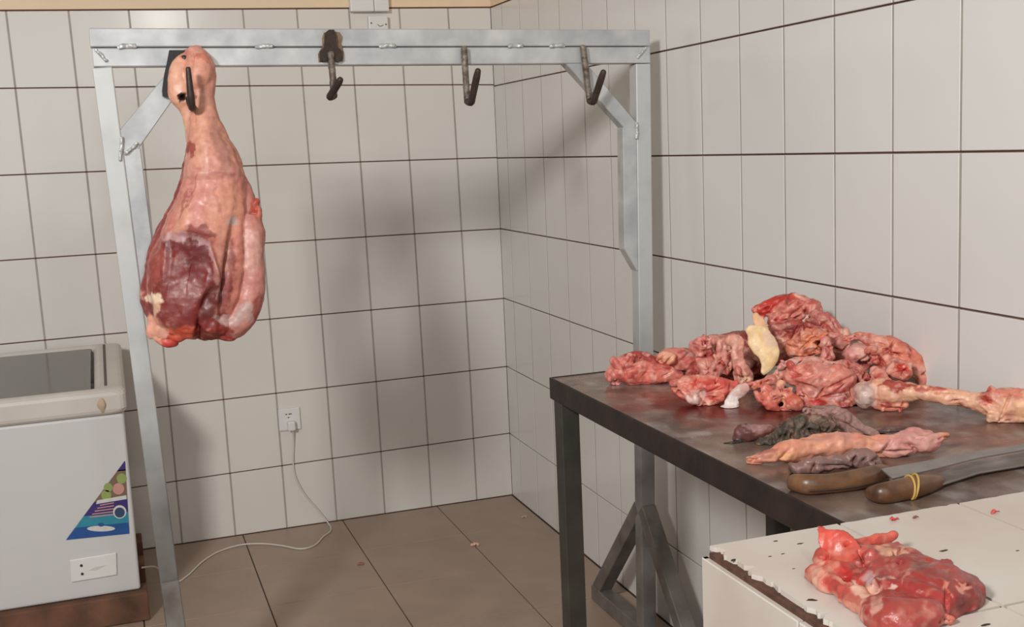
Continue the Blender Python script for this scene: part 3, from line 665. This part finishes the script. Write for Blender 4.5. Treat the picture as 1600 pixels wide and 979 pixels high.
heap('meat_trimming', 'dark red meat wedged behind the upright rib bones', [('L', [(1100, 545, .03, 18), (1130, 540, .03, 20), (1165, 545, .03, 26), (1185, 565, .02, 22), (1150, 580, .0, 26), (1115, 585, 0, 20)], (142, 66, 58))],
     2.60, spots=[(1125, 528, 20, 6, 0, (176, 96, 84), .8), (1170, 575, 12, 16, 0, (120, 46, 42), .8)], seed=4)
heap('rib_bone', 'broad pink rib piece leaning left of the narrow rib', [('L', [(1083, 542, 0, 9), (1096, 545, 0, 14), (1106, 562, 0, 16), (1108, 582, 0, 14), (1100, 598, 0, 10)], (206, 128, 114), .8), ('L', [(1078, 537, 0, 4), (1095, 533, 0, 7), (1108, 535, 0, 5)], (218, 150, 138))],
     2.545, cat='bone', seed=5, dents=[(1103, 556, 4, 22, -.2, -.006)])
heap('rib_bone', 'narrow pink rib with pale membrane slanting down to the left', [('L', [(1128, 534, 0, 8), (1131, 552, 0, 11), (1122, 574, -.01, 11), (1110, 592, -.02, 9), (1098, 606, -.03, 6)], (208, 142, 128), .8), ('L', [(1140, 545, 0, 4), (1142, 565, 0, 5), (1135, 585, -.01, 5)], (190, 100, 90))],
     2.515, cat='bone', seed=6, dents=[(1122, 565, 3, 26, .3, -.006)])
heap('rib_bone', 'upright flat rib bone with a cream flared foot beside the yellow cartilage', [('L', [(1141, 531, .0, 10), (1153, 535, 0, 11), (1152, 552, 0, 9.5), (1156, 572, 0, 10), (1162, 588, 0, 14), (1160, 596, 0, 12)], (212, 152, 132), .6)],
     2.47, cat='bone', seed=7, shred=3, rough=.003, spots=[(1162, 592, 18, 10, 0, (224, 186, 154), .9), (1148, 545, 5, 24, 0, (218, 166, 148), .7)])
heap('cartilage_flap', 'pale yellow cartilage flap draped over the middle of the heap', [('L', [(1172, 515, .02, 9), (1184, 524, .01, 19), (1196, 543, 0, 21), (1201, 558, -.01, 16), (1198, 572, -.015, 10), (1193, 581, -.02, 5)], YEL, .3), ('L', [(1180, 492, .05, 5), (1186, 503, .04, 9), (1192, 516, .03, 10)], (224, 176, 138), .5)],
     2.46, rough=.002, fine=.0008, shred=0, cat='cartilage', seed=8, streak=.05, patch=0., spots=[(1202, 530, 16, 12, .3, (218, 186, 160), .8), (1188, 530, 6, 14, -.5, (226, 188, 124), .7), (1203, 562, 16, 10, 0, (224, 188, 128), .7)])
heap('joint_bone', 'red fleshed joint bone with white knuckle in front of the heap', [('L', [(1056, 612, 0, 5), (1075, 613, 0, 15), (1098, 609, 0, 18), (1128, 606, 0, 15), (1150, 606, 0, 9)], (206, 96, 82)), ('E', (1084, 621, -.02), (13, 10, 14), (222, 198, 186)), ('L', [(1062, 598, 0, 6), (1090, 593, 0, 8), (1120, 594, 0, 7)], (212, 130, 112)), ('L', [(1125, 620, -.01, 10), (1100, 627, -.01, 8)], (206, 120, 104))],
     2.37, cat='bone', seed=9, spots=[(1085, 620, 11, 8, 0, (228, 212, 202), .9), (1110, 602, 26, 6, -.2, (214, 88, 74), .8), (1128, 618, 22, 5, -.2, (212, 100, 84), .7)], dents=[(1098, 611, 5, 4, 0, -.016), (1115, 612, 20, 3, -.3, -.008)])
heap('bone_end', 'small whitish bone end standing on the bloody table top', [('L', [(1166, 604, .0, 7), (1157, 610, 0, 10), (1147, 619, 0, 9), (1142, 630, 0, 10), (1143, 634, 0, 14)], (206, 180, 170), .7), ('E', (1140, 636, 0), (16, 5, 14), (214, 204, 198), -.1)],
     2.335, rough=.0025, shred=0, cat='bone', seed=10, patch=.1, streak=.1, spots=[(1142, 630, 14, 10, 0, (224, 216, 208), .8), (1160, 607, 10, 6, 0, (200, 150, 142), .7)])
heap('meat_strip', 'thin pink meat strip pointing up to the right in front of the cartilage', [('L', [(1160, 606, 0, 4), (1182, 601, 0, 8), (1208, 592, 0, 8), (1230, 584, 0, 6)], (210, 122, 102), .8)], 2.36, rough=.004, seed=11)
heap('meat_chunk', 'bright red chunk with a white ringed vessel on top of the heap', [('L', [(1180, 485, 0, 5), (1200, 482, 0, 14), (1225, 480, 0, 20), (1245, 482, 0, 22), (1264, 486, 0, 22), (1274, 494, 0, 14)], (196, 92, 78)), ('L', [(1205, 500, -.01, 9), (1235, 506, -.01, 11), (1262, 506, 0, 11)], (186, 96, 86)), ('E', (1256, 476, 0), (10, 15, 20), (206, 140, 124))],
     2.60, seed=12, spots=[(1205, 478, 30, 13, -.4, (188, 58, 46), .95), (1232, 466, 14, 8, 0, (186, 60, 50), .9), (1262, 496, 10, 5, -.5, (226, 196, 180), .9), (1268, 486, 4, 12, .2, (220, 180, 162), .8), (1228, 488, 18, 10, 0, (204, 124, 108), .8), (1205, 496, 12, 5, 0, (220, 150, 136), .8)], dents=[(1260, 486, 3, 8, .1, -.018), (1232, 472, 4, 10, .3, -.010), (1222, 500, 22, 3, .1, -.008)])
heap('meat_chunk', 'dark red meat mass directly beneath the topmost chunk', [('L', [(1205, 515, 0, 12), (1225, 525, 0, 22), (1250, 522, 0, 22), (1232, 548, -.02, 22), (1215, 560, -.03, 12)], (172, 84, 74))],
     2.57, seed=13, spots=[(1215, 522, 12, 8, 0, (196, 126, 116), .7), (1242, 512, 24, 5, .1, (120, 44, 40), .8), (1222, 552, 16, 8, 0, (170, 120, 112), .6)], dents=[(1235, 528, 24, 4, -.3, -.012)])
heap('meat_chunk', 'orange pink fatty chunk right of the cartilage flap', [('L', [(1240, 545, 0, 12), (1258, 535, 0, 20), (1278, 530, 0, 17), (1284, 545, 0, 12)], (212, 130, 100)), ('L', [(1250, 552, .0, 10), (1270, 552, 0, 9)], (176, 86, 72))],
     2.49, seed=14, spots=[(1262, 532, 16, 10, 0, (222, 148, 112), .8), (1270, 518, 20, 4, 0, (216, 150, 134), .8)], dents=[(1275, 526, 12, 3, -.2, -.010)])
heap('meat_chunk', 'pink chunk sloping down on the right shoulder of the heap', [('L', [(1275, 492, 0, 9), (1287, 505, 0, 17), (1300, 520, 0, 18), (1310, 542, 0, 18), (1316, 562, 0, 13)], (192, 112, 100)), ('L', [(1265, 505, -.02, 10), (1280, 515, -.02, 10)], (160, 66, 58))],
     2.555, seed=15, spots=[(1290, 498, 16, 8, .4, (176, 104, 96), .7), (1302, 528, 10, 16, 0, (212, 138, 124), .7)], dents=[(1280, 505, 14, 4, .3, -.012)])
heap('meat_strip', 'short upright pink strip in the middle right of the heap', [('L', [(1290, 530, 0, 7), (1293, 548, 0, 9), (1290, 566, 0, 10), (1284, 576, 0, 7)], (206, 130, 118), .8)], 2.46, rough=.003, seed=16)
heap('meat_strip', 'flat pale strip lying across the heap below the fatty chunk', [('L', [(1215, 575, 0, 4), (1240, 566, 0, 7), (1268, 562, 0, 8), (1298, 570, 0, 9), (1322, 566, 0, 8)], (196, 132, 120), .8)], 2.43, rough=.004, seed=17, spots=[(1236, 567, 8, 5, 0, (206, 180, 172), .8)])
heap('meat_slab', 'large pink slab of meat in the front centre of the heap', [('L', [(1234, 588, .02, 12), (1256, 588, 0, 20), (1286, 592, 0, 25), (1315, 594, 0, 20), (1328, 585, .02, 9)], (208, 128, 112)), ('L', [(1250, 614, 0, 12), (1285, 618, 0, 14), (1318, 620, 0, 18), (1335, 612, 0, 14)], (204, 126, 108)), ('L', [(1258, 632, -.01, 8), (1290, 634, -.01, 11), (1320, 638, -.01, 9), (1338, 646, -.01, 5)], (196, 118, 102))],
     2.31, seed=18, spots=[(1268, 580, 22, 9, 0, (220, 148, 130), .8), (1280, 627, 16, 4, 0, (186, 50, 46), .9), (1310, 618, 16, 7, -.4, (186, 140, 136), .7), (1270, 612, 16, 8, 0, (214, 156, 142), .7), (1290, 575, 26, 6, .2, (206, 146, 134), .6)], dents=[(1296, 618, 26, 2.5, -.22, -.012), (1312, 598, 26, 3, -.5, -.008), (1260, 604, 18, 4, .3, -.010), (1252, 622, 10, 4, 0, -.012)])
heap('bone_piece', 'frilled orange pink bone piece at the front below the slab', [('L', [(1180, 612, 0, 5), (1188, 622, 0, 9), (1202, 632, 0, 9), (1216, 640, 0, 6)], (202, 110, 92)), ('L', [(1196, 606, .01, 6), (1206, 616, 0, 9), (1215, 625, 0, 8)], (206, 118, 98)), ('L', [(1222, 598, .01, 7), (1218, 610, 0, 6), (1222, 620, 0, 6)], (222, 164, 132)), ('L', [(1236, 606, 0, 5), (1230, 616, 0, 6), (1220, 622, 0, 5)], (218, 150, 124)), ('E', (1240, 628, 0), (16, 15, 16), (200, 104, 82)), ('L', [(1225, 640, 0, 6), (1245, 642, 0, 6)], (196, 100, 84)), ('E', (1212, 618, .05), (30, 18, 16), (120, 46, 40))],
     2.285, rough=.004, voxel=.0022, sm=1, cat='bone', seed=19, dents=[(1224, 630, 3, 8, 0, -.014), (1232, 604, 4, 5, 0, -.012)])
heap('knuckle_joint', 'pale rounded knuckle joint on the right side of the heap', [('E', (1341, 553, 0), (22, 18, 22), (210, 146, 134)), ('L', [(1325, 570, 0, 10), (1345, 572, 0, 8), (1358, 566, 0, 8)], (204, 124, 112))], 2.43, rough=.004, cat='bone', seed=20, spots=[(1345, 544, 16, 9, .3, (216, 170, 156), .8)], dents=[(1352, 560, 12, 3, -.5, -.008)])
heap('meat_chunk', 'large orange pink piece at the upper right end of the heap', [('L', [(1318, 530, .02, 4), (1342, 525, .02, 8), (1370, 535, .01, 12), (1396, 545, 0, 17), (1418, 560, 0, 16), (1434, 580, 0, 13), (1444, 597, 0, 7)], (210, 124, 102)), ('L', [(1362, 548, 0, 10), (1380, 562, 0, 16), (1385, 585, 0, 16)], (204, 126, 108))],
     2.40, seed=21, spots=[(1350, 528, 14, 5, 0, (180, 64, 60), .85), (1372, 533, 18, 8, .3, (218, 160, 138), .8), (1325, 534, 14, 4, -.3, (206, 134, 122), .8)], dents=[(1332, 534, 10, 2, -.2, -.010), (1372, 556, 20, 4, -.5, -.012)])
heap('cut_vessel', 'hollow orange red cut vessel opening at the right end of the heap', [('L', [(1396, 574, .02, 15), (1404, 577, 0, 16), (1412, 581, -.015, 15)], (208, 128, 106))], 2.36, rough=.003, sm=1, shred=3, seed=22, spots=[(1412, 581, 12, 15, -.4, (206, 84, 48), 1), (1410, 577, 9, 10, -.4, (182, 50, 34), .9)], dents=[(1412, 581, 10, 14, -.4, -.020)])
heap('meat_trimming', 'small red meat lump squeezed between the slab and the long bone', [('L', [(1336, 575, .02, 9), (1346, 588, 0, 13), (1342, 605, 0, 12)], (186, 94, 84)), ('L', [(1366, 580, .02, 10), (1376, 592, 0, 13), (1362, 602, 0, 10)], (208, 140, 122))], 2.345, rough=.004, seed=23)
heap('leg_bone', 'long shank bone with red streaks lying at the right end of the table', [('E', (1352, 617, 0), (16, 22, 22), (206, 176, 160)), ('L', [(1358, 612, 0, 18), (1376, 613, 0, 24), (1400, 613, -.02, 19), (1436, 613, -.05, 12.5), (1475, 618, -.075, 12), (1510, 624, -.09, 14), (1540, 629, -.105, 19), (1562, 632, -.112, 26), (1590, 633, -.12, 28), (1630, 635, -.135, 27), (1650, 636, -.14, 22)], (220, 168, 136)), ('L', [(1368, 632, -.01, 9), (1395, 634, -.02, 9), (1415, 632, -.03, 6)], (210, 140, 112)), ('L', [(1545, 652, -.13, 8), (1570, 654, -.13, 9), (1610, 654, -.14, 9)], (222, 176, 142))],
     2.255, rough=.003, patch=.2, shred=8, cat='bone', seed=24, spots=[(1400, 604, 26, 8, .05, (166, 66, 56), .95), (1450, 606, 36, 5, .12, (172, 74, 60), .9), (1352, 620, 14, 18, 0, (200, 184, 172), .8), (1535, 608, 20, 6, .1, (176, 62, 50), .9), (1540, 626, 12, 9, 0, (178, 66, 54), .9), (1470, 620, 60, 6, .1, (226, 178, 142), .7), (1575, 612, 24, 7, 0, (212, 126, 106), .8), (1595, 640, 12, 18, 0, (226, 176, 134), .7), (1385, 640, 20, 5, 0, (206, 130, 106), .8)], dents=[(1400, 640, 14, 4, 0, -.010), (1572, 632, 2.5, 22, .4, -.006), (1470, 610, 40, 3, .12, -.004)])

# offal beside the knives
def offal(name, label, parts, d, **k):
    k.setdefault('rough', .005); k.setdefault('voxel', .0022); k.setdefault('ground', TZ); k.setdefault('shcols', 1); k.setdefault('patch', .15); k.setdefault('streak', .15); k.setdefault('sm', 2)
    return sculpt(name, label, parts, d, cat='offal', group='offal on the steel table', **k)
offal('organ_piece', 'smooth dark maroon organ piece at the left of the offal', [('L', [(1150, 685, 0, 5), (1160, 675, 0, 13), (1180, 673, 0, 14), (1205, 676, 0, 12), (1222, 680, .02, 7)], (96, 56, 54)), ('L', [(1132, 693, -.01, 2.5), (1150, 692, -.01, 3.5), (1168, 690, 0, 3)], (48, 40, 38))], 2.075, mati=M_meat, seed=30, spots=[(1178, 663, 24, 5, .2, (140, 108, 108), .8)])  # pale top spot paints the organ's sheen into its colour
offal('shaggy_offal_piece', 'dark shaggy offal piece between the maroon organ and the brown membrane', [('L', [(1182, 696, 0, 4), (1200, 690, 0, 9), (1226, 680, 0, 16), (1256, 670, 0, 19), (1285, 668, 0, 18), (1302, 672, 0, 10)], (74, 66, 54))], 2.055, rough=.007, shred=14, fine=.004, freq=60, sm=1, mati=M_dry, seed=31, spots=[(1255, 655, 26, 5, -.2, (104, 92, 76), .7), (1180, 697, 6, 5, 0, (150, 116, 70), .9)])
offal('membrane_piece', 'brownish grey folded membrane behind the dark shaggy piece', [('L', [(1256, 640, .03, 4), (1280, 641, .03, 7), (1300, 650, .02, 13), (1322, 662, 0, 18), (1350, 676, -.01, 14), (1378, 688, -.02, 7)], (150, 118, 110), .7), ('L', [(1270, 638, .04, 4), (1300, 638, .04, 5), (1320, 645, .03, 5)], (128, 108, 98))], 2.10, rough=.006, shred=8, seed=32, mati=M_dry, dents=[(1330, 668, 34, 3, .5, -.010), (1300, 655, 16, 3, .6, -.01)])
offal('offal_scrap', 'small dark grey offal scrap right of the brown membrane', [('L', [(1365, 673, 0, 4), (1390, 676, 0, 7), (1412, 674, 0, 6), (1426, 670, 0, 3)], (92, 74, 70))], 2.10, seed=33, mati=M_dry)
offal('fleshy_strip', 'long orange pink fleshy strip lying behind the knife handles', [('L', [(1170, 721, 0, 6), (1190, 716, -.01, 12), (1215, 710, -.01, 15), (1250, 702, 0, 18), (1295, 697, 0, 19), (1340, 697, 0, 19), (1385, 698, 0, 18), (1425, 694, 0, 18), (1455, 690, 0, 17), (1470, 683, 0, 9), (1480, 680, .01, 6)], (218, 152, 122), .9), ('L', [(1395, 690, .01, 12), (1430, 684, .01, 13), (1455, 682, .01, 10)], (204, 148, 140))],
      1.935, rough=.006, shred=7, shcols=1, patch=.3, seed=34, mati=M_meat, dk=.92, spots=[(1430, 695, 60, 24, 0, (206, 150, 142), .9), (1200, 708, 18, 8, -.2, (176, 110, 92), .8), (1225, 716, 14, 12, -.6, (222, 164, 104), .8), (1300, 682, 50, 6, 0, (190, 138, 126), .6), (1175, 724, 10, 6, 0, (196, 122, 96), .8)], dents=[(1385, 700, 4, 18, .6, -.009), (1402, 706, 26, 2.5, -.1, -.009), (1430, 702, 3, 16, -.6, -.009), (1225, 712, 4, 20, .7, -.006)])
offal('offal_strip', 'dark purplish offal strip just behind the left knife handle', [('L', [(1240, 734, 0, 7), (1262, 728, 0, 12), (1290, 724, 0, 13), (1320, 722, 0, 12), (1345, 716, 0, 12), (1362, 724, 0, 11), (1380, 734, 0, 5)], (108, 84, 80))], 1.865, shred=6, rough=.007, seed=35, mati=M_meat, dents=[(1300, 728, 40, 2.5, .05, -.008), (1335, 722, 3, 14, .3, -.008)])

# meat cut on the counter
def dk_(u, v): return D(u, v, KZ)
d0 = dk_(1400, 935)
def kd_(u, v): return dk_(u, v) - d0
sculpt('meat_cut', 'glossy bright red meat cut with fat and tendon lying on the white tiled counter', [
    ('L', [(1282, 823, kd_(1290, 882), 7), (1288, 833, kd_(1295, 888), 13), (1300, 848, kd_(1300, 892), 26), (1314, 868, kd_(1312, 900), 38), (1320, 890, kd_(1318, 908), 38)], (214, 78, 66), .22),
    ('L', [(1300, 848, kd_(1305, 880), 12), (1340, 850, kd_(1340, 880), 13), (1375, 843, kd_(1370, 872), 9), (1398, 836, kd_(1395, 868), 5)], (216, 96, 80), .6),
    ('L', [(1330, 872, kd_(1340, 890), 12), (1365, 862, kd_(1370, 885), 13), (1400, 862, kd_(1400, 885), 14), (1425, 872, kd_(1425, 893), 10)], (222, 160, 132), .8),
    ('L', [(1366, 868, kd_(1370, 900), 6), (1390, 876, kd_(1395, 903), 9), (1420, 884, kd_(1420, 905), 7)], (226, 176, 146), .7),
    ('L', [(1262, 898, kd_(1262, 906), 4), (1280, 898, kd_(1282, 912), 14), (1305, 916, kd_(1305, 930), 18), (1340, 938, kd_(1340, 950), 20), (1365, 960, kd_(1365, 970), 16)], (222, 150, 128), .8),
    ('W', (1432, 935), (.054, .060, .030), (166, 62, 58), .2), ('W', (1478, 934), (.030, .042, .024), (150, 62, 58), .4), ('W', (1410, 970), (.040, .034, .022), (168, 60, 54), -.2),
    ('W', (1330, 912), (.032, .052, .018), (196, 66, 56), .5), ('W', (1326, 884), (.032, .040, .016), (210, 78, 66), .2), ('W', (1380, 895), (.050, .035, .024), (176, 84, 72), 0),
    ('L', [(1440, 880, kd_(1440, 900), 14), (1465, 893, kd_(1465, 912), 17), (1486, 910, kd_(1486, 930), 18), (1502, 928, kd_(1504, 945), 18), (1512, 936, kd_(1514, 950), 11)], (146, 72, 68)),
    ('L', [(1480, 900, kd_(1484, 915), 8), (1502, 908, kd_(1504, 920), 10), (1514, 916, kd_(1516, 926), 7)], (150, 52, 48)),
    ('L', [(1466, 966, kd_(1466, 975), 6), (1484, 970, kd_(1484, 978), 8)], (216, 120, 100)),
], d0, voxel=.0017, rough=.006, fine=.0012, freq=30, sm=2, fold=.6, patch=.1, shred=14, mati=M_wet, dk=.78, ground=KZ, seed=43, streak=.2, spots=[
    (1286, 835, 14, 22, .3, (228, 96, 80), .8), (1330, 850, 40, 10, .15, (214, 88, 72), .7), (1310, 870, 30, 14, -.1, (224, 118, 98), .6), (1270, 882, 16, 10, -.2, (226, 166, 144), .9), (1310, 905, 22, 26, 0, (190, 56, 50), .9), (1300, 888, 26, 8, -.3, (226, 150, 124), .7), (1330, 935, 20, 10, .5, (176, 60, 54), .6),
    (1362, 905, 15, 15, -.5, (206, 188, 190), .95), (1345, 925, 26, 7, .4, (226, 186, 164), .85), (1372, 938, 10, 30, .1, (222, 172, 154), .8), (1310, 892, 8, 6, 0, (214, 60, 52), .8),
    (1440, 930, 48, 34, 0, (168, 62, 58), .8), (1390, 885, 20, 14, 0, (150, 56, 54), .8), (1420, 895, 16, 4, -.8, (206, 140, 130), .8), (1475, 915, 20, 3, .75, (216, 142, 124), .9), (1505, 912, 14, 3, .6, (222, 160, 140), .9), (1440, 878, 14, 12, .5, (128, 104, 92), .8), (1470, 900, 26, 10, .4, (140, 84, 80), .7), (1510, 935, 20, 18, 0, (140, 72, 68), .7), (1392, 903, 7, 6, 0, (226, 196, 180), .8), (1400, 862, 22, 5, -.35, (228, 176, 146), .8)],
    dents=[(1395, 892, 16, 10, 0, -.010), (1340, 880, 30, 4, -.2, -.007), (1372, 915, 4, 26, .2, -.008), (1478, 930, 3, 34, .1, -.004), (1320, 900, 14, 20, 0, -.006)])

# crumbs of meat
def scrap(name, u, v, z, r, col, label):
    p = U(u, v, 2, z); rr_ = random.Random(u)
    v_, f_ = loft([p + np.array([-r, 0, r * .35]), p + np.array([0, r * .3, r * .45]), p + np.array([r, -r * .2, r * .3])], [r * .4, r * .6, r * .35], 10, 8, axis=(0, 0, 1), flat=.6)
    v_ = v_ + (vnoise(v_ * 300) * r * .3)[:, None]; v_[:, 2] = np.maximum(v_[:, 2], z + .0004)
    me = raw(v_, f_); smooth(me); setcol(me, np.repeat((lin(col) * MK)[None], len(v_), 0)); c_ = v_.mean(0); c_[2] = z
    me.vertices.foreach_set('co', (v_ - c_).ravel()); o = link(name, me, M_meat); o.location = c_; return tag(o, label, 'scrap')
scrap('meat_scrap', 1397, 813, KZ, .005, (186, 70, 64), 'small red meat scrap on the counter just behind the meat cut')
scrap('meat_scrap', 1431, 809, KZ, .0035, (120, 80, 70), 'tiny brown meat scrap on the counter nearest the knife with wire')
scrap('meat_scrap', 1555, 801, KZ, .0048, (200, 84, 72), 'small red meat scrap lying on the joint between counter tiles')
scrap('meat_scrap', 1478, 882, KZ, .007, (150, 60, 56), 'dark red meat scrap beside the right end of the meat cut')
scrap('meat_scrap', 742, 852, 0, .014, (226, 178, 156), 'pale pink scrap on the floor joint near the corner')
scrap('meat_scrap', 819, 808, 0, .009, (196, 170, 148), 'pale crumb on the floor close to the right wall')
scrap('meat_scrap', 564, 882, 0, .010, (150, 96, 78), 'small brown scrap on the floor in front of the back wall')
for i, (u, v, a, l) in enumerate(((1146, 874, .006, .3), (1203, 869, .004, 0), (1223, 865, .004, 0), (1250, 849, .007, 0), (1270, 937, .010, -.4), (1475, 860, .011, 0), (1590, 860, .004, 0), (1240, 888, .003, 0), (1212, 845, .005, 0), (1365, 845, .006, .2), (1540, 976, .009, 0))):
    a *= .7; p = U(u, v, 2, KZ); q = [(p[0] + a * math.cos(t) * random.uniform(.5, 1.1), p[1] + .45 * a * math.sin(t) * random.uniform(.5, 1.1) + l * a * math.cos(t)) for t in [2 * math.pi * k / 9 for k in range(9)]]
    n = 9; vv = [(x, y, KZ + .0004) for x, y in q] + [(x, y, KZ - .001) for x, y in q]
    me = raw(vv, [tuple(range(n)), tuple(range(2 * n - 1, n - 1, -1))] + [(k, k + n, (k + 1) % n + n, (k + 1) % n) for k in range(n)]); fixnormals(me); link('glaze_chip', me, M_speck, K)

# ------------------------------------------------------------------ knives
def blade(name, pix, z, th, parent, tilt=0.):
    q = [U(u, v, 2, z) for u, v in pix]; n = len(q)
    V = [tuple(a + np.array([0, 0, th / 2])) for a in q] + [tuple(a - np.array([0, 0, th / 2])) for a in q]
    F = [tuple(range(n)), tuple(range(2 * n - 1, n - 1, -1))] + [(k, k + n, (k + 1) % n + n, (k + 1) % n) for k in range(n)]
    return link(name, bevel_mesh(V, F, .0006, 1), M_blade, parent)
def handle(pts, d, parent, material):
    P_ = [AT(u, v, D(u, v + r * .9, TZ) ) for u, v, r in pts]; r_ = [r * np.dot(p - CAM, RW[2]) / FPX for p, (u, v, r) in zip(P_, pts)]
    v_, f_ = loft(P_, r_, 40, 18, flat=.8); v_[:, 2] = np.maximum(v_[:, 2], TZ + .001)
    me = raw(v_, f_); smooth(me); return link('handle', me, material, parent), P_, r_
kz = TZ + .024
p = U(1310, 770, 2, TZ); k1 = empty('butcher_knife', (p[0], p[1], TZ), 'butcher knife with plain brown wooden handle nearest the table corner', 'knife', 'knives on the steel table')
h1, P1, r1 = handle([(1240, 754, 14), (1262, 757, 17), (1300, 755, 16), (1340, 749, 17), (1372, 741, 16), (1384, 738, 12)], 0, k1, M_hwood)
tube_obj('handle_seam', [a + np.array([0, 0, 0]) - RW[2] * r * .82 + RW[1] * r * .45 for a, r in zip(P1[1:], r1[1:])], .0012, M_speck, h1, 30, 6)
blade('blade', [(1376, 733), (1440, 722), (1513, 708), (1600, 694), (1700, 680), (1690, 690), (1600, 703), (1531, 715), (1467, 731), (1394, 748)], kz, .003, k1)
p = U(1410, 785, 2, TZ); k2 = empty('butcher_knife', (p[0], p[1], TZ), 'butcher knife whose wooden handle is bound with yellow wire', 'knife', 'knives on the steel table')
h2, P2, r2 = handle([(1360, 771, 11), (1378, 771, 17), (1405, 766, 18), (1432, 760, 18), (1455, 755, 14), (1468, 752, 10)], 0, k2, M_hwood)
blade('blade', [(1455, 744), (1510, 724), (1600, 707), (1700, 692), (1700, 716), (1600, 727), (1530, 739), (1470, 758)], TZ + .007, .003, k2)
def loop(i, t, r):
    c_ = P2[i] * (1 - t) + P2[i + 1] * t; rr_ = r2[i] * (1 - t) + r2[i + 1] * t; T_ = P2[i + 1] - P2[i]; T_ /= np.linalg.norm(T_); s = np.cross(T_, RW[2]); s /= np.linalg.norm(s); t_ = np.cross(s, T_)
    a = np.linspace(0, 2 * math.pi, 24); pts = [c_ + (rr_ + .0016) * (math.cos(x) * s + .82 * math.sin(x) * t_) + T_ * r * math.sin(x + 1) for x in a]
    for q_ in pts: q_[2] = max(q_[2], TZ + .003)
    tube_obj('wire_binding', pts, .0019, M_yellow, h2, 60, 6)
loop(2, .55, .004); loop(2, .8, .009)
bpy.context.view_layer.update()
